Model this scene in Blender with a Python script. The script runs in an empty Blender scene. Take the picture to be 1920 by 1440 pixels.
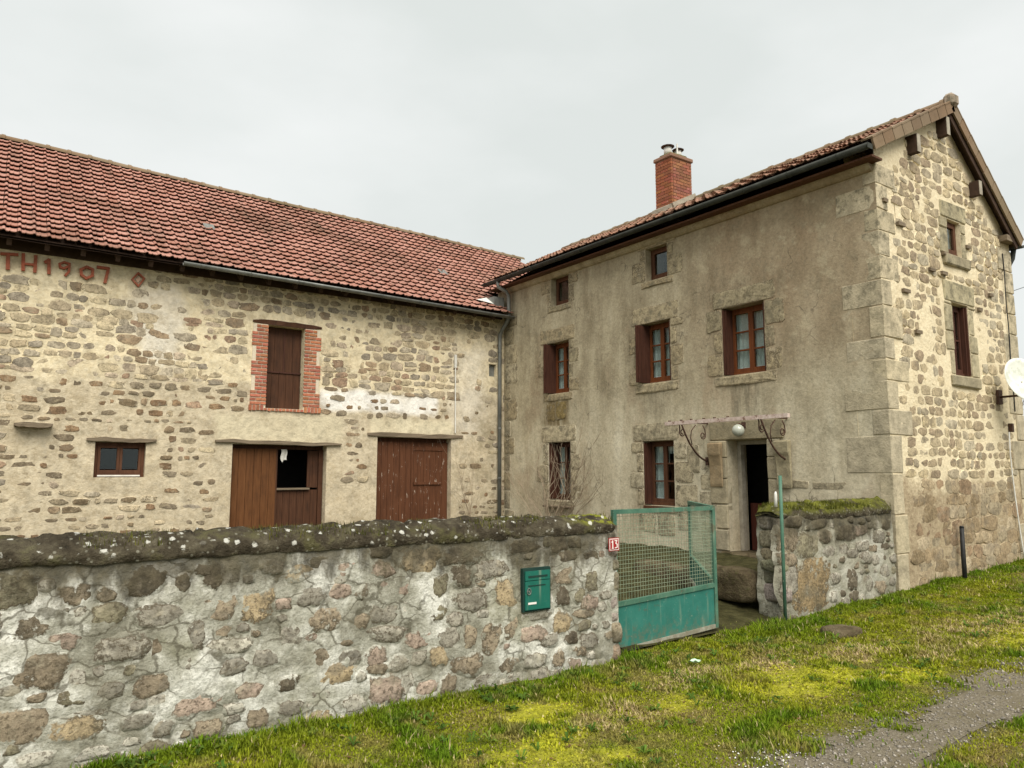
import bpy, bmesh, math, random
import numpy as np
from mathutils import Matrix, Vector

# ------------------------------------------------------------------ camera, sky, sun, exposure
scene = bpy.context.scene
COL = scene.collection
CF, CYH, CAMZ, CVP = 1400.0, 885.0, 1.75, 2950.0          # focal length in photo pixels, horizon row, eye height, wall vanishing point
PITCH = math.atan((CYH - 720) / CF)
HEAD = math.pi / 2 - math.atan((CVP - 960) / (CF / math.cos(PITCH)))
cam_data = bpy.data.cameras.new('camera')
cam_data.sensor_width = 36.0
cam_data.lens = 36.0 * CF / 1920.0
cam_data.clip_start = 0.05
cam_data.clip_end = 2000.0
cam = bpy.data.objects.new('camera', cam_data)
COL.objects.link(cam)
cam.location = (0, 0, CAMZ)
cam.rotation_euler = (math.pi / 2 + PITCH, 0, -HEAD)
scene.camera = cam

SUN_EL, SUN_AZ = math.radians(52), math.radians(200)        # azimuth clockwise from +Y: light from behind the camera
world = bpy.data.worlds.new('World')
scene.world = world
world.use_nodes = True
wn = world.node_tree
wn.nodes.clear()
w_out = wn.nodes.new('ShaderNodeOutputWorld')
w_bg = wn.nodes.new('ShaderNodeBackground')
w_sky = wn.nodes.new('ShaderNodeTexSky')
w_sky.sky_type = 'NISHITA'
w_sky.sun_disc = False
w_sky.sun_elevation = SUN_EL
w_sky.sun_rotation = SUN_AZ
w_tc = wn.nodes.new('ShaderNodeTexCoord')
w_map = wn.nodes.new('ShaderNodeMapping')
w_map.inputs['Scale'].default_value = (1.0, 1.0, 2.2)
w_no = wn.nodes.new('ShaderNodeTexNoise')
w_no.inputs['Scale'].default_value = 2.3
w_no.inputs['Detail'].default_value = 5
w_no.inputs['Roughness'].default_value = 0.5
w_rp = wn.nodes.new('ShaderNodeValToRGB')
w_rp.color_ramp.elements[0].position = 0.34
w_rp.color_ramp.elements[0].color = (2.46, 2.58, 2.50, 1)   # thick even cloud
w_rp.color_ramp.elements[1].position = 0.66
w_rp.color_ramp.elements[1].color = (2.90, 2.97, 2.92, 1)
w_mx = wn.nodes.new('ShaderNodeMix')
w_mx.data_type = 'RGBA'
w_mx.inputs[0].default_value = 0.985
wn.links.new(w_tc.outputs['Generated'], w_map.inputs['Vector'])
wn.links.new(w_map.outputs[0], w_no.inputs['Vector'])
wn.links.new(w_no.outputs['Fac'], w_rp.inputs[0])
wn.links.new(w_sky.outputs[0], w_mx.inputs[6])
wn.links.new(w_rp.outputs[0], w_mx.inputs[7])
wn.links.new(w_mx.outputs[2], w_bg.inputs['Color'])
w_bg.inputs['Strength'].default_value = 0.1
wn.links.new(w_bg.outputs[0], w_out.inputs['Surface'])

sun_data = bpy.data.lights.new('sun', 'SUN')
sun_data.energy = 1.5
sun_data.angle = math.radians(48)
sun_data.color = (1.0, 0.95, 0.86)
sun = bpy.data.objects.new('sun', sun_data)
COL.objects.link(sun)
sun_pos = Vector((math.sin(SUN_AZ) * math.cos(SUN_EL), math.cos(SUN_AZ) * math.cos(SUN_EL), math.sin(SUN_EL)))
sun.rotation_euler = sun_pos.to_track_quat('Z', 'Y').to_euler()
sun.location = (0, -10, 20)

scene.view_settings.view_transform = 'Standard'
scene.view_settings.look = 'None'
scene.view_settings.gamma = 1.0
scene.view_settings.use_curve_mapping = False
scene.view_settings.exposure = 1.62
scene.render.engine = 'CYCLES'
scene.cycles.max_bounces = 6
scene.cycles.transparent_max_bounces = 12

# ------------------------------------------------------------------ camera arithmetic (to lay things out on the real planes)
_hd = np.array([math.sin(HEAD), math.cos(HEAD), 0]); _rt = np.array([math.cos(HEAD), -math.sin(HEAD), 0]); _up = np.array([0, 0, 1.])
_fw = _hd * math.cos(PITCH) + _up * math.sin(PITCH); _uu = -_hd * math.sin(PITCH) + _up * math.cos(PITCH)
_C = np.array([0, 0, CAMZ])
def on(x, y, ax, v):
    d = _fw + _rt * (x - 960) / CF + _uu * (720 - y) / CF
    i = 'XYZ'.index(ax)
    return _C + (v - _C[i]) / d[i] * d
def px(P):
    d = np.asarray(P, float) - _C
    z = max(1e-3, d @ _fw)
    return 960 + CF * (d @ _rt) / z, 720 - CF * (d @ _uu) / z, z
def in_frame(P, m=15):
    x, y, z = px(P)
    return z > .1 and -m < x < 1920 + m and -m < y < 1440 + m

# ------------------------------------------------------------------ numpy noise
def _hash(ix, iy, s):
    h = (ix.astype(np.int64) * 374761393 + iy.astype(np.int64) * 668265263 + s * 974711) & 0x7fffffff
    h = ((h ^ (h >> 13)) * 1274126177) & 0x7fffffff
    return ((h ^ (h >> 16)) & 0xffff) / 65535.0
def vnoise(x, y, s=0):
    x = np.asarray(x, float); y = np.asarray(y, float)
    ix = np.floor(x); iy = np.floor(y); fx = x - ix; fy = y - iy
    fx = fx * fx * (3 - 2 * fx); fy = fy * fy * (3 - 2 * fy)
    a = _hash(ix, iy, s); b = _hash(ix + 1, iy, s); c = _hash(ix, iy + 1, s); d = _hash(ix + 1, iy + 1, s)
    return (a * (1 - fx) + b * fx) * (1 - fy) + (c * (1 - fx) + d * fx) * fy
def fbm(x, y, s=0, o=4):
    t = 0; amp = .5; n = 0
    for k in range(o):
        t = t + amp * vnoise(np.asarray(x) * 2 ** k, np.asarray(y) * 2 ** k, s + 17 * k); n += amp; amp *= .5
    return t / n

# ------------------------------------------------------------------ node helper
class B:
    def __init__(s, name):
        s.m = bpy.data.materials.new(name); s.m.use_nodes = True
        s.t = s.m.node_tree; s.t.nodes.clear(); s._pos = None
    def node(s, t, **kw):
        n = s.t.nodes.new(t)
        for k, v in kw.items(): setattr(n, k, v)
        return n
    def put(s, sock, v):
        if isinstance(v, bpy.types.NodeSocket): s.t.links.new(v, sock)
        elif isinstance(v, (tuple, list)):
            v = tuple(v)
            if len(sock.default_value) == 4 and len(v) == 3: v = v + (1,)
            sock.default_value = v
        else:
            try: sock.default_value = v
            except Exception: sock.default_value = (v, v, v, 1)
    def pos(s):
        if s._pos is None: s._pos = s.node('ShaderNodeNewGeometry').outputs['Position']
        return s._pos
    def normal(s): return s.node('ShaderNodeNewGeometry').outputs['Normal']
    def sep(s, v):
        n = s.node('ShaderNodeSeparateXYZ'); s.put(n.inputs[0], v); return n.outputs
    def math(s, op, a, b=0.0, clamp=False):
        n = s.node('ShaderNodeMath', operation=op, use_clamp=clamp); s.put(n.inputs[0], a); s.put(n.inputs[1], b); return n.outputs[0]
    def mulv(s, v, k):
        n = s.node('ShaderNodeVectorMath', operation='MULTIPLY'); s.put(n.inputs[0], v); n.inputs[1].default_value = k; return n.outputs[0]
    def noise(s, scale, detail=4, rough=.55, vec=None, dist=0.0):
        n = s.node('ShaderNodeTexNoise'); s.put(n.inputs['Vector'], vec if vec is not None else s.pos())
        n.inputs['Scale'].default_value = scale; n.inputs['Detail'].default_value = detail; n.inputs['Roughness'].default_value = rough
        n.inputs['Distortion'].default_value = dist
        return n.outputs['Fac']
    def vor(s, scale, vec=None, feature='F1', out='Distance', rnd=1.0):
        n = s.node('ShaderNodeTexVoronoi', feature=feature); s.put(n.inputs['Vector'], vec if vec is not None else s.pos())
        n.inputs['Scale'].default_value = scale; n.inputs['Randomness'].default_value = rnd
        return n.outputs[out]
    def ramp(s, fac, stops):
        n = s.node('ShaderNodeValToRGB'); cr = n.color_ramp
        while len(cr.elements) < len(stops): cr.elements.new(1.0)
        for e, (p, c) in zip(cr.elements, stops):
            e.position = p; e.color = (c, c, c, 1) if not isinstance(c, (tuple, list)) else tuple(c) + (1,)
        s.put(n.inputs[0], fac); return n.outputs[0]
    def mix(s, fac, a, b, blend='MIX'):
        n = s.node('ShaderNodeMix', data_type='RGBA', blend_type=blend); s.put(n.inputs[0], fac); s.put(n.inputs[6], a); s.put(n.inputs[7], b)
        return n.outputs[2]
    def smooth(s, x, lo, hi):
        n = s.node('ShaderNodeMapRange', interpolation_type='SMOOTHSTEP'); s.put(n.inputs[0], x)
        n.inputs[1].default_value = lo; n.inputs[2].default_value = hi; return n.outputs[0]
    def attr(s, name, out='Color'):
        return s.node('ShaderNodeAttribute', attribute_name=name).outputs[out]
    def orand(s): return s.node('ShaderNodeObjectInfo').outputs['Random']
    def box(s, u, v, u0, u1, v0, v1, soft=.12, wob=None):
        """soft box mask in two coordinates, with a wobbling outline"""
        if wob is not None:
            u = s.math('ADD', u, wob); v = s.math('ADD', v, wob)
        m = s.math('MULTIPLY', s.smooth(u, u0 - soft, u0 + soft), s.smooth(u, u1 + soft, u1 - soft))
        return s.math('MULTIPLY', m, s.math('MULTIPLY', s.smooth(v, v0 - soft, v0 + soft), s.smooth(v, v1 + soft, v1 - soft)))
    def bump(s, h, strength=.5, dist=.02, normal=None):
        n = s.node('ShaderNodeBump'); s.put(n.inputs['Height'], h); n.inputs['Strength'].default_value = strength; n.inputs['Distance'].default_value = dist
        if normal is not None: s.put(n.inputs['Normal'], normal)
        return n.outputs[0]
    def done(s, col, rough=.9, bump=None, spec=.25, metal=0.0, extra=None):
        p = s.node('ShaderNodeBsdfPrincipled'); s.put(p.inputs['Base Color'], col); s.put(p.inputs['Roughness'], rough)
        p.inputs['Specular IOR Level'].default_value = spec; p.inputs['Metallic'].default_value = metal
        if bump is not None: s.put(p.inputs['Normal'], bump)
        o = s.node('ShaderNodeOutputMaterial'); s.t.links.new((extra(p) if extra else p.outputs[0]), o.inputs['Surface'])
        return s.m

# ---- mortar and render colours as functions of the place, shared by a wall and by the stones set in it
def mortar_barn(b):
    x, y, z = b.sep(b.pos())
    wob = b.math('MULTIPLY', b.math('SUBTRACT', b.noise(1.3, 4), .5), 1.1)
    fine = b.noise(16, 5, .65)
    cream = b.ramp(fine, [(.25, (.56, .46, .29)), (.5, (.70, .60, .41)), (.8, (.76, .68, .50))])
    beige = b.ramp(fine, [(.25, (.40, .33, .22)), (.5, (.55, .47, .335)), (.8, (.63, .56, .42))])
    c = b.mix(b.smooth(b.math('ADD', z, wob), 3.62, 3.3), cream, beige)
    # pale newer plaster: a strip by the date, a band right of the hatch, the right end
    pale = b.ramp(fine, [(.2, (.60, .55, .45)), (.8, (.74, .70, .62))])
    m1 = b.box(x, z, 2.15, 2.75, 3.55, 5.2, .22, wob)
    m2 = b.box(x, z, 5.55, 8.25, 3.0, 3.46, .08, b.math('MULTIPLY', wob, .3))
    m3 = b.box(x, z, 8.6, 9.4, 2.6, 4.6, .3, wob)
    c = b.mix(b.math('MULTIPLY', m1, .8), c, pale)
    c = b.mix(m2, c, (.82, .79, .73))
    c = b.mix(b.math('MULTIPLY', m3, .55), c, pale)
    # smooth plaster above the two big lintels
    c = b.mix(b.box(x, z, 3.5, 6.0, 2.3, 2.85, .08, b.math('MULTIPLY', wob, .25)), c, (.58, .51, .36))
    c = b.mix(b.box(x, z, 6.6, 8.6, 2.55, 2.9, .08, b.math('MULTIPLY', wob, .25)), c, (.63, .56, .40))
    big = b.noise(.9, 5, .6)
    c = b.mix(b.math('MULTIPLY', b.smooth(big, .48, .70), .42), c, (.46, .375, .24))
    c = b.mix(1.0, c, b.ramp(b.noise(5.5, 6, .72), [(.28, .66), (.5, 1.0), (.72, 1.2)]), 'MULTIPLY')
    # damp, algae and run-off with shapes of their own
    damp = b.math('MULTIPLY', b.smooth(z, 1.3, .3), b.smooth(b.noise(2.2, 5, .6), .38, .62))
    c = b.mix(b.math('MULTIPLY', damp, .6), c, (.30, .25, .155))
    run = b.math('MULTIPLY', b.box(x, z, 9.3, 9.75, .2, 3.4, .15, wob), b.smooth(b.noise(2.5, 4, .6), .4, .6))
    c = b.mix(b.math('MULTIPLY', run, .55), c, (.26, .22, .14))
    stain = b.smooth(b.noise(3.2, 6, .75), .52, .66)
    c = b.mix(b.math('MULTIPLY', stain, .42), c, (.33, .26, .16))
    return c
def mortar_gable(b):
    x, y, z = b.sep(b.pos())
    wob = b.math('MULTIPLY', b.math('SUBTRACT', b.noise(2.1, 5, .65), .5), 1.5)
    fine = b.noise(18, 5, .65)
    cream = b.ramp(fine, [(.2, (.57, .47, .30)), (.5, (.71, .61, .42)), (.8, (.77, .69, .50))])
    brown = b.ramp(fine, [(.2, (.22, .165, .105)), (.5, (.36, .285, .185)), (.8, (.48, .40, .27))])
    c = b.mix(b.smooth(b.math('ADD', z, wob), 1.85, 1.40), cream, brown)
    c = b.mix(b.math('MULTIPLY', b.smooth(b.noise(1.1, 5, .6), .5, .7), .4), c, (.42, .34, .21))
    return c
def render_house(b):
    x, y, z = b.sep(b.pos())
    streak = b.noise(1.0, 5, .6, vec=b.mulv(b.pos(), (2.4, 2.4, .75)))
    streak2 = b.noise(1.0, 5, .65, vec=b.mulv(b.pos(), (6.5, 6.5, .9)))
    blot = b.noise(.7, 5, .6)
    fine = b.noise(22, 5, .7)
    up = b.ramp(streak, [(.30, (.24, .195, .12)), (.46, (.345, .29, .19)), (.58, (.42, .36, .24)), (.72, (.48, .42, .295))])
    lo = b.ramp(streak, [(.28, (.41, .35, .235)), (.5, (.545, .48, .335)), (.72, (.64, .58, .43))])
    wz = b.math('ADD', z, b.math('MULTIPLY', b.math('SUBTRACT', blot, .5), 3.2))
    c = b.mix(b.smooth(wz, 3.9, 2.0), up, lo)
    # wide warm weathered area high on the near half, paler far half
    warm = b.math('MULTIPLY', b.smooth(y, 9.6, 7.6), b.smooth(b.math('ADD', z, b.math('MULTIPLY', blot, 1.5)), 3.4, 5.2))
    c = b.mix(b.math('MULTIPLY', warm, .5), c, (.30, .21, .125))
    c = b.mix(b.math('MULTIPLY', b.smooth(b.noise(.9, 5, .6, vec=b.mulv(b.pos(), (1.5, 1.5, .8))), .52, .66), .45), c, (.34, .245, .15))
    c = b.mix(b.math('MULTIPLY', b.smooth(streak2, .54, .74), .28), c, (.19, .155, .095))
    c = b.mix(b.math('MULTIPLY', b.smooth(b.noise(1.9, 6, .7), .54, .68), .42), c, (.25, .215, .14))
    c = b.mix(b.math('MULTIPLY', b.smooth(b.noise(2.7, 6, .7), .53, .63), .4), c, (.50, .43, .285))
    c = b.mix(b.math('MULTIPLY', b.smooth(b.noise(3.4, 5, .7), .58, .72), .35), c, (.52, .47, .34))
    # soot-coloured run-off under the sills and the overflow stain below the far first-floor window
    wob = b.math('MULTIPLY', b.math('SUBTRACT', b.noise(3, 4), .5), .3)
    for (y0, y1, z0, z1, k) in ((7.3, 7.95, 2.62, 3.22, .6), (9.3, 9.9, 2.75, 3.28, .4), (6.6, 8.5, 4.55, 4.95, .3)):
        c = b.mix(b.math('MULTIPLY', b.math('MULTIPLY', b.box(y, z, y0, y1, z0, z1, .12, wob), b.smooth(streak2, .35, .6)), k), c, (.13, .11, .07))
    c = b.mix(b.math('MULTIPLY', b.math('MULTIPLY', b.box(y, z, 12.1, 12.95, 2.72, 3.3, .07, wob), b.smooth(streak2, .3, .55)), .8), c, (.15, .105, .04))
    c = b.mix(b.math('MULTIPLY', b.smooth(b.noise(8, 5, .7), .56, .7), .3), c, (.19, .165, .11))
    c = b.mix(1.0, c, b.ramp(fine, [(.25, .72), (.5, 1.0), (.75, 1.22)]), 'MULTIPLY')
    hs = b.node('ShaderNodeHueSaturation'); hs.inputs['Saturation'].default_value = .93; b.put(hs.inputs['Color'], c); c = hs.outputs[0]
    # hairline cracks
    wv = b.node('ShaderNodeVectorMath', operation='ADD'); b.put(wv.inputs[0], b.mulv(b.pos(), (1, 1, .7))); nv = b.node('ShaderNodeTexNoise'); nv.inputs['Scale'].default_value = 2.5; nv.inputs['Detail'].default_value = 4; b.put(nv.inputs['Vector'], b.pos())
    b.put(wv.inputs[1], b.mulv(nv.outputs['Color'], (.7, .7, .7)))
    cr = b.math('MULTIPLY', b.smooth(b.vor(.75, wv.outputs[0], 'DISTANCE_TO_EDGE'), .010, .002), b.smooth(b.noise(1.1, 3), .50, .60))
    c = b.mix(b.math('MULTIPLY', cr, .6), c, (.10, .085, .06))
    return c
def mortar_garden(b):
    x, y, z = b.sep(b.pos())
    n1 = b.noise(2.6, 6, .62); n2 = b.noise(9, 6, .7); n3 = b.noise(38, 4, .7)
    c = b.ramp(n1, [(.33, (.17, .16, .12)), (.43, (.31, .30, .24)), (.52, (.45, .44, .37)), (.63, (.74, .73, .66))])
    c = b.mix(b.math('MULTIPLY', b.smooth(n2, .53, .67), .5), c, (.17, .16, .12))
    c = b.mix(b.math('MULTIPLY', b.smooth(n2, .43, .31), .55), c, (.74, .73, .66))
    c = b.mix(b.math('MULTIPLY', b.smooth(n3, .5, .68), .4), c, (.16, .145, .11))
    c = b.mix(b.math('MULTIPLY', b.smooth(b.noise(1.4, 4, .6), .55, .7), .35), c, (.25, .24, .14))
    # buried stones telegraph through as crooked dark cracks
    nv = b.node('ShaderNodeTexNoise'); nv.inputs['Scale'].default_value = 5.0; nv.inputs['Detail'].default_value = 5; b.put(nv.inputs['Vector'], b.pos())
    wv = b.node('ShaderNodeVectorMath', operation='ADD'); b.put(wv.inputs[0], b.pos()); b.put(wv.inputs[1], b.mulv(nv.outputs['Color'], (.22, .22, .22)))
    crk = b.math('MULTIPLY', b.smooth(b.vor(4.2, b.mulv(wv.outputs[0], (1, 1, 1.6)), 'DISTANCE_TO_EDGE'), .055, .012), b.smooth(b.noise(2.4, 4, .6), .44, .56))
    c = b.mix(b.math('MULTIPLY', crk, .7), c, (.085, .075, .05))
    c = b.mix(b.math('MULTIPLY', b.smooth(b.noise(60, 4, .75), .52, .64), .35), c, (.13, .12, .09))
    c = b.mix(b.math('MULTIPLY', b.smooth(x, 6.0, 7.0), .6), c, b.ramp(n2, [(.35, (.20, .185, .13)), (.65, (.40, .375, .29))]))
    foot = b.math('MULTIPLY', b.smooth(z, .28, 0.0), b.smooth(n2, .35, .6))
    c = b.mix(b.math('MULTIPLY', foot, .5), c, (.17, .155, .10))
    return c
def garden_stain(b, c):
    # algae and soot running down from the coping, over stone and mortar alike
    x, y, z = b.sep(b.pos()); n2 = b.noise(9, 6, .7)
    drip = b.noise(1.0, 5, .65, vec=b.mulv(b.pos(), (3.5, 3.5, 1.1)))
    top = b.smooth(b.math('ADD', z, b.math('MULTIPLY', b.math('SUBTRACT', drip, .5), 1.25)), .88, 1.14)
    c = b.mix(b.math('MULTIPLY', top, .85), c, b.ramp(n2, [(.35, (.035, .03, .02)), (.6, (.095, .08, .05)), (.75, (.16, .14, .09))]))
    grime = b.smooth(b.noise(2.1, 6, .7), .52, .66)
    return b.mix(b.math('MULTIPLY', grime, .45), c, (.13, .115, .075))

def stone_mat(name, mortar, ragged=.9, relief=.6, grit=None, stain=None, hues=((.20, .165, .12), (.42, .35, .24)), soft=(.50, .60), pit=.5):
    b = B(name)
    tint = b.attr('tint'); edge = b.attr('edge', 'Fac')
    n = b.noise(9, 6, .68); n2 = b.noise(34, 5, .7); n3 = b.noise(4, 4, .6)
    st = b.mix(1.0, tint, b.ramp(n, [(.28, .45), (.5, .95), (.72, 1.35)]), 'MULTIPLY')
    st = b.mix(b.math('MULTIPLY', b.smooth(n2, .50, .62), pit), st, (.075, .058, .038))
    st = b.mix(b.math('MULTIPLY', b.smooth(n2, .44, .3), .35), st, (.55, .49, .38))
    st = b.mix(b.math('MULTIPLY', b.smooth(n3, .52, .64), .55), st, hues[0])
    st = b.mix(b.math('MULTIPLY', b.smooth(b.noise(6.3, 5, .65), .55, .68), .5), st, hues[1])
    if grit: st = b.mix(b.math('MULTIPLY', b.smooth(n3, .54, .66), .6), st, grit)
    rag = b.math('ADD', b.math('MULTIPLY', b.math('SUBTRACT', b.noise(26, 5, .65), .5), ragged * 1.3), b.math('MULTIPLY', b.math('SUBTRACT', b.noise(8, 3, .5), .5), ragged))
    mask = b.smooth(b.math('ADD', edge, rag), *soft)
    c = b.mix(mask, st, mortar(b))
    # dark joint line where mortar meets stone
    line = b.math('MULTIPLY', b.smooth(b.math('ADD', edge, rag), soft[0] - .10, soft[0]), b.smooth(b.math('ADD', edge, rag), soft[1] + .02, soft[0] + .02))
    line = b.math('MULTIPLY', line, b.smooth(b.noise(3.3, 3, .5), .36, .52))
    c = b.mix(b.math('MULTIPLY', line, .8), c, (.09, .07, .045))
    if stain: c = stain(b, c)
    h = b.math('ADD', b.math('MULTIPLY', n, .7), b.math('MULTIPLY', n2, .35))
    return b.done(c, .93, b.bump(h, relief, .03), .15)
def wall_mat(name, mortar, relief=.5, sc=20, stain=None):
    b = B(name)
    h = b.math('ADD', b.noise(sc, 6, .7), b.math('MULTIPLY', b.noise(sc * .22, 4, .6), 1.4))
    c = mortar(b)
    return b.done(stain(b, c) if stain else c, .95, b.bump(h, relief, .025), .12)

MAT = {}
MAT['barn_mortar'] = wall_mat('barn_mortar', mortar_barn, .6)
MAT['barn_stone'] = stone_mat('barn_rubble_stone', mortar_barn)
MAT['gable_mortar'] = wall_mat('gable_mortar', mortar_gable, .7)
MAT['gable_stone'] = stone_mat('gable_rubble_stone', mortar_gable, .7)
MAT['render'] = wall_mat('weathered_render', render_house, .35, 26)
MAT['render_stone'] = stone_mat('facade_dressed_stone', render_house, .95, .5, (.17, .155, .10))
MAT['garden_mortar'] = wall_mat('garden_mortar', mortar_garden, .9, 15, garden_stain)
MAT['garden_stone'] = stone_mat('garden_field_stone', mortar_garden, 1.25, 1.0, None, garden_stain, ((.17, .15, .115), (.42, .37, .27)), (.40, .64), .7)

def m_dressed():
    b = B('dressed_sandstone'); tint = b.attr('tint')
    n = b.noise(5, 6, .65); n2 = b.noise(30, 5, .7); x, y, z = b.sep(b.pos())
    c = b.mix(1.0, tint, b.ramp(n, [(.28, .58), (.5, .95), (.74, 1.25)]), 'MULTIPLY')
    up = b.smooth(b.math('ADD', z, b.math('MULTIPLY', n, 2.0)), 3.6, 6.0)
    c = b.mix(b.math('MULTIPLY', b.math('MULTIPLY', b.smooth(b.noise(7, 6, .7), .46, .62), b.math('ADD', b.math('MULTIPLY', up, .6), .3)), .8), c, (.12, .11, .075))
    c = b.mix(b.math('MULTIPLY', b.smooth(n2, .55, .7), .45), c, (.14, .12, .08))
    c = b.mix(b.math('MULTIPLY', b.smooth(b.noise(12, 5, .7), .6, .72), .4), c, (.55, .50, .38))
    return b.done(c, .92, b.bump(b.math('ADD', n2, b.math('MULTIPLY', n, 1.2)), .6, .02), .15)
MAT['dressed'] = m_dressed()

def m_tile(name, base, dark):
    b = B(name); r = b.orand(); t = b.attr('tint')
    r2 = b.math('FRACT', b.math('ADD', r, b.sep(t)[0]))
    big = b.noise(.55, 4, .6); n = b.noise(7, 5, .65); n2 = b.noise(40, 4, .7)
    base = [tuple(v * (.98 if 'red' in name else .70) for v in q) for q in base]
    streak = b.noise(1.0, 5, .65, vec=b.mulv(b.pos(), (3.5, .5, .5) if 'red' in name else (.5, 3.5, .5)))
    c = b.ramp(r2, [(0, base[0]), (.3, base[1]), (.62, base[2]), (1, base[3])])
    c = b.mix(b.math('MULTIPLY', b.smooth(big, .47, .66), .6), c, dark)
    c = b.mix(b.math('MULTIPLY', b.smooth(streak, .52, .70), .5), c, (.10, .075, .05))
    c = b.mix(b.math('MULTIPLY', b.smooth(n, .54, .70), .45), c, (.15, .10, .055))
    c = b.mix(b.math('MULTIPLY', b.smooth(n2, .60, .72), .5), c, (.46, .36, .26))
    return b.done(c, .88, b.bump(n2, .3, .01), .2)
TB = ((.33, .155, .112), (.375, .185, .14), (.42, .225, .175), (.35, .175, .135))
MAT['tile'] = m_tile('red_clay_tile', TB, (.15, .075, .045))
MAT['tile_house'] = m_tile('weathered_clay_tile', ((.22, .115, .075), (.28, .145, .095), (.32, .18, .125), (.21, .13, .09)), (.13, .10, .065))
MAT['ridge'] = m_tile('lichened_ridge_tile', ((.26, .17, .10), (.31, .21, .13), (.34, .26, .17), (.22, .15, .095)), (.17, .14, .08))

def m_brick():
    b = B('red_brick'); t = b.attr('tint'); n = b.noise(30, 5, .7)
    c = b.mix(1.0, t, b.ramp(n, [(.25, .6), (.5, 1.0), (.8, 1.35)]), 'MULTIPLY')
    c = b.mix(b.math('MULTIPLY', b.smooth(b.noise(12, 5, .7), .58, .7), .4), c, (.52, .42, .32))
    return b.done(c, .9, b.bump(n, .4, .008), .2)
MAT['brick'] = m_brick()
def m_plain(name, c0, c1, sc=12, rough=.85, spec=.25, bs=.3, stretch=(1, 1, 1), spot=None, metal=0.0):
    b = B(name); v = b.mulv(b.pos(), stretch); n = b.noise(sc, 6, .65, vec=v)
    c = b.ramp(n, [(.3, c0), (.7, c1)])
    if spot: c = b.mix(b.math('MULTIPLY', b.smooth(b.noise(sc * .7, 5, .7), spot[1], spot[1] + .08), spot[2]), c, spot[0])
    return b.done(c, rough, b.bump(n, bs, .01), spec, metal)
MAT['lime'] = m_plain('lime_joint', (.55, .46, .34), (.70, .62, .48), 25)
MAT['chimney_joint'] = m_plain('sooty_joint', (.28, .20, .14), (.44, .34, .25), 25)
MAT['old_wood'] = m_plain('grey_weathered_oak', (.10, .075, .05), (.26, .205, .14), 9, stretch=(.25, 1, 6), bs=.7)
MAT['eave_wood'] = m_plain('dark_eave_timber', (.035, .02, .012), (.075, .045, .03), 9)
MAT['unlit_black'] = m_plain('unlit_interior', (.012, .010, .008), (.02, .017, .014), 5)  # near black: the dark of unlit rooms is put into the colour
MAT['zinc'] = m_plain('aged_zinc', (.11, .115, .105), (.24, .245, .225), 6, .55, .5, .15, (1, 1, .4), metal=.3)
MAT['gutter'] = m_plain('dark_gutter', (.022, .024, .020), (.055, .06, .05), 5, .7, .3, .1)
MAT['iron'] = m_plain('rusty_iron', (.04, .022, .016), (.11, .06, .04), 20, .8)
MAT['pale_iron'] = m_plain('peeling_pink_paint', (.42, .30, .25), (.66, .56, .50), 14, .7, spot=((.16, .08, .05), .55, .8))
MAT['white_paint'] = m_plain('dirty_white_paint', (.55, .53, .48), (.78, .77, .72), 9, .6)
MAT['cement'] = m_plain('old_cement', (.25, .22, .17), (.42, .38, .30), 9, bs=.6)
MAT['black_plastic'] = m_plain('black_plastic', (.012, .012, .012), (.03, .03, .03), 9, .55)
MAT['twig'] = m_plain('bare_twig', (.25, .19, .13), (.40, .32, .23), 12)
MAT['bark'] = m_plain('grey_bark', (.09, .085, .08), (.16, .15, .14), 8)
MAT['dish'] = m_plain('weathered_dish_paint', (.55, .57, .50), (.72, .73, .66), 8, .5, spot=((.40, .42, .33), .52, .5))
MAT['litter'] = m_plain('pale_green_plastic', (.42, .62, .42), (.55, .74, .55), 20, .5)
MAT['chalk'] = m_plain('white_rubble', (.62, .60, .55), (.85, .84, .80), 20)
MAT['rag'] = m_plain('white_cloth', (.5, .48, .42), (.75, .73, .68), 20)

def m_wood(name, lo, mid, hi, peel=0.0):
    b = B(name); t = b.attr('tint'); v = b.mulv(b.pos(), (9, 9, .8))
    n = b.noise(3.0, 6, .7, vec=v); n2 = b.noise(2.5, 5, .6); lo, mid, hi = [tuple(q * .78 for q in c_) for c_ in (lo, mid, hi)]
    c = b.ramp(n, [(.28, lo), (.5, mid), (.75, hi)])
    c = b.mix(1.0, c, b.mix(.75, t, (1, 1, 1)), 'MULTIPLY')
    c = b.mix(b.math('MULTIPLY', b.smooth(n2, .52, .7), .45), c, lo)
    if peel:
        pn = b.noise(4.0, 5, .7, vec=b.mulv(b.pos(), (5, 5, 1.1)))
        c = b.mix(b.math('MULTIPLY', b.smooth(pn, .62, .655), peel), c, (.48, .40, .32))
    return b.done(c, .72, b.bump(n, .45, .008), .25)
MAT['door_orange'] = m_wood('orange_brown_planks', (.085, .033, .010), (.155, .060, .018), (.21, .088, .030))
MAT['door_brown'] = m_wood('dark_brown_planks', (.045, .019, .009), (.085, .034, .015), (.12, .052, .025))
MAT['door_peel'] = m_wood('peeling_brown_planks', (.075, .028, .012), (.125, .046, .019), (.165, .066, .030), .7)
MAT['shutter'] = m_wood('brown_shutter_paint', (.045, .017, .010), (.082, .030, .017), (.12, .05, .03))
MAT['frame_red'] = m_wood('varnished_window_wood', (.10, .028, .008), (.19, .055, .015), (.26, .085, .025))
MAT['frame_brown'] = m_wood('brown_window_wood', (.075, .03, .014), (.125, .052, .025), (.17, .08, .042))
MAT['door_dark'] = m_wood('dark_red_door', (.05, .012, .006), (.085, .020, .010), (.11, .03, .016))

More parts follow.
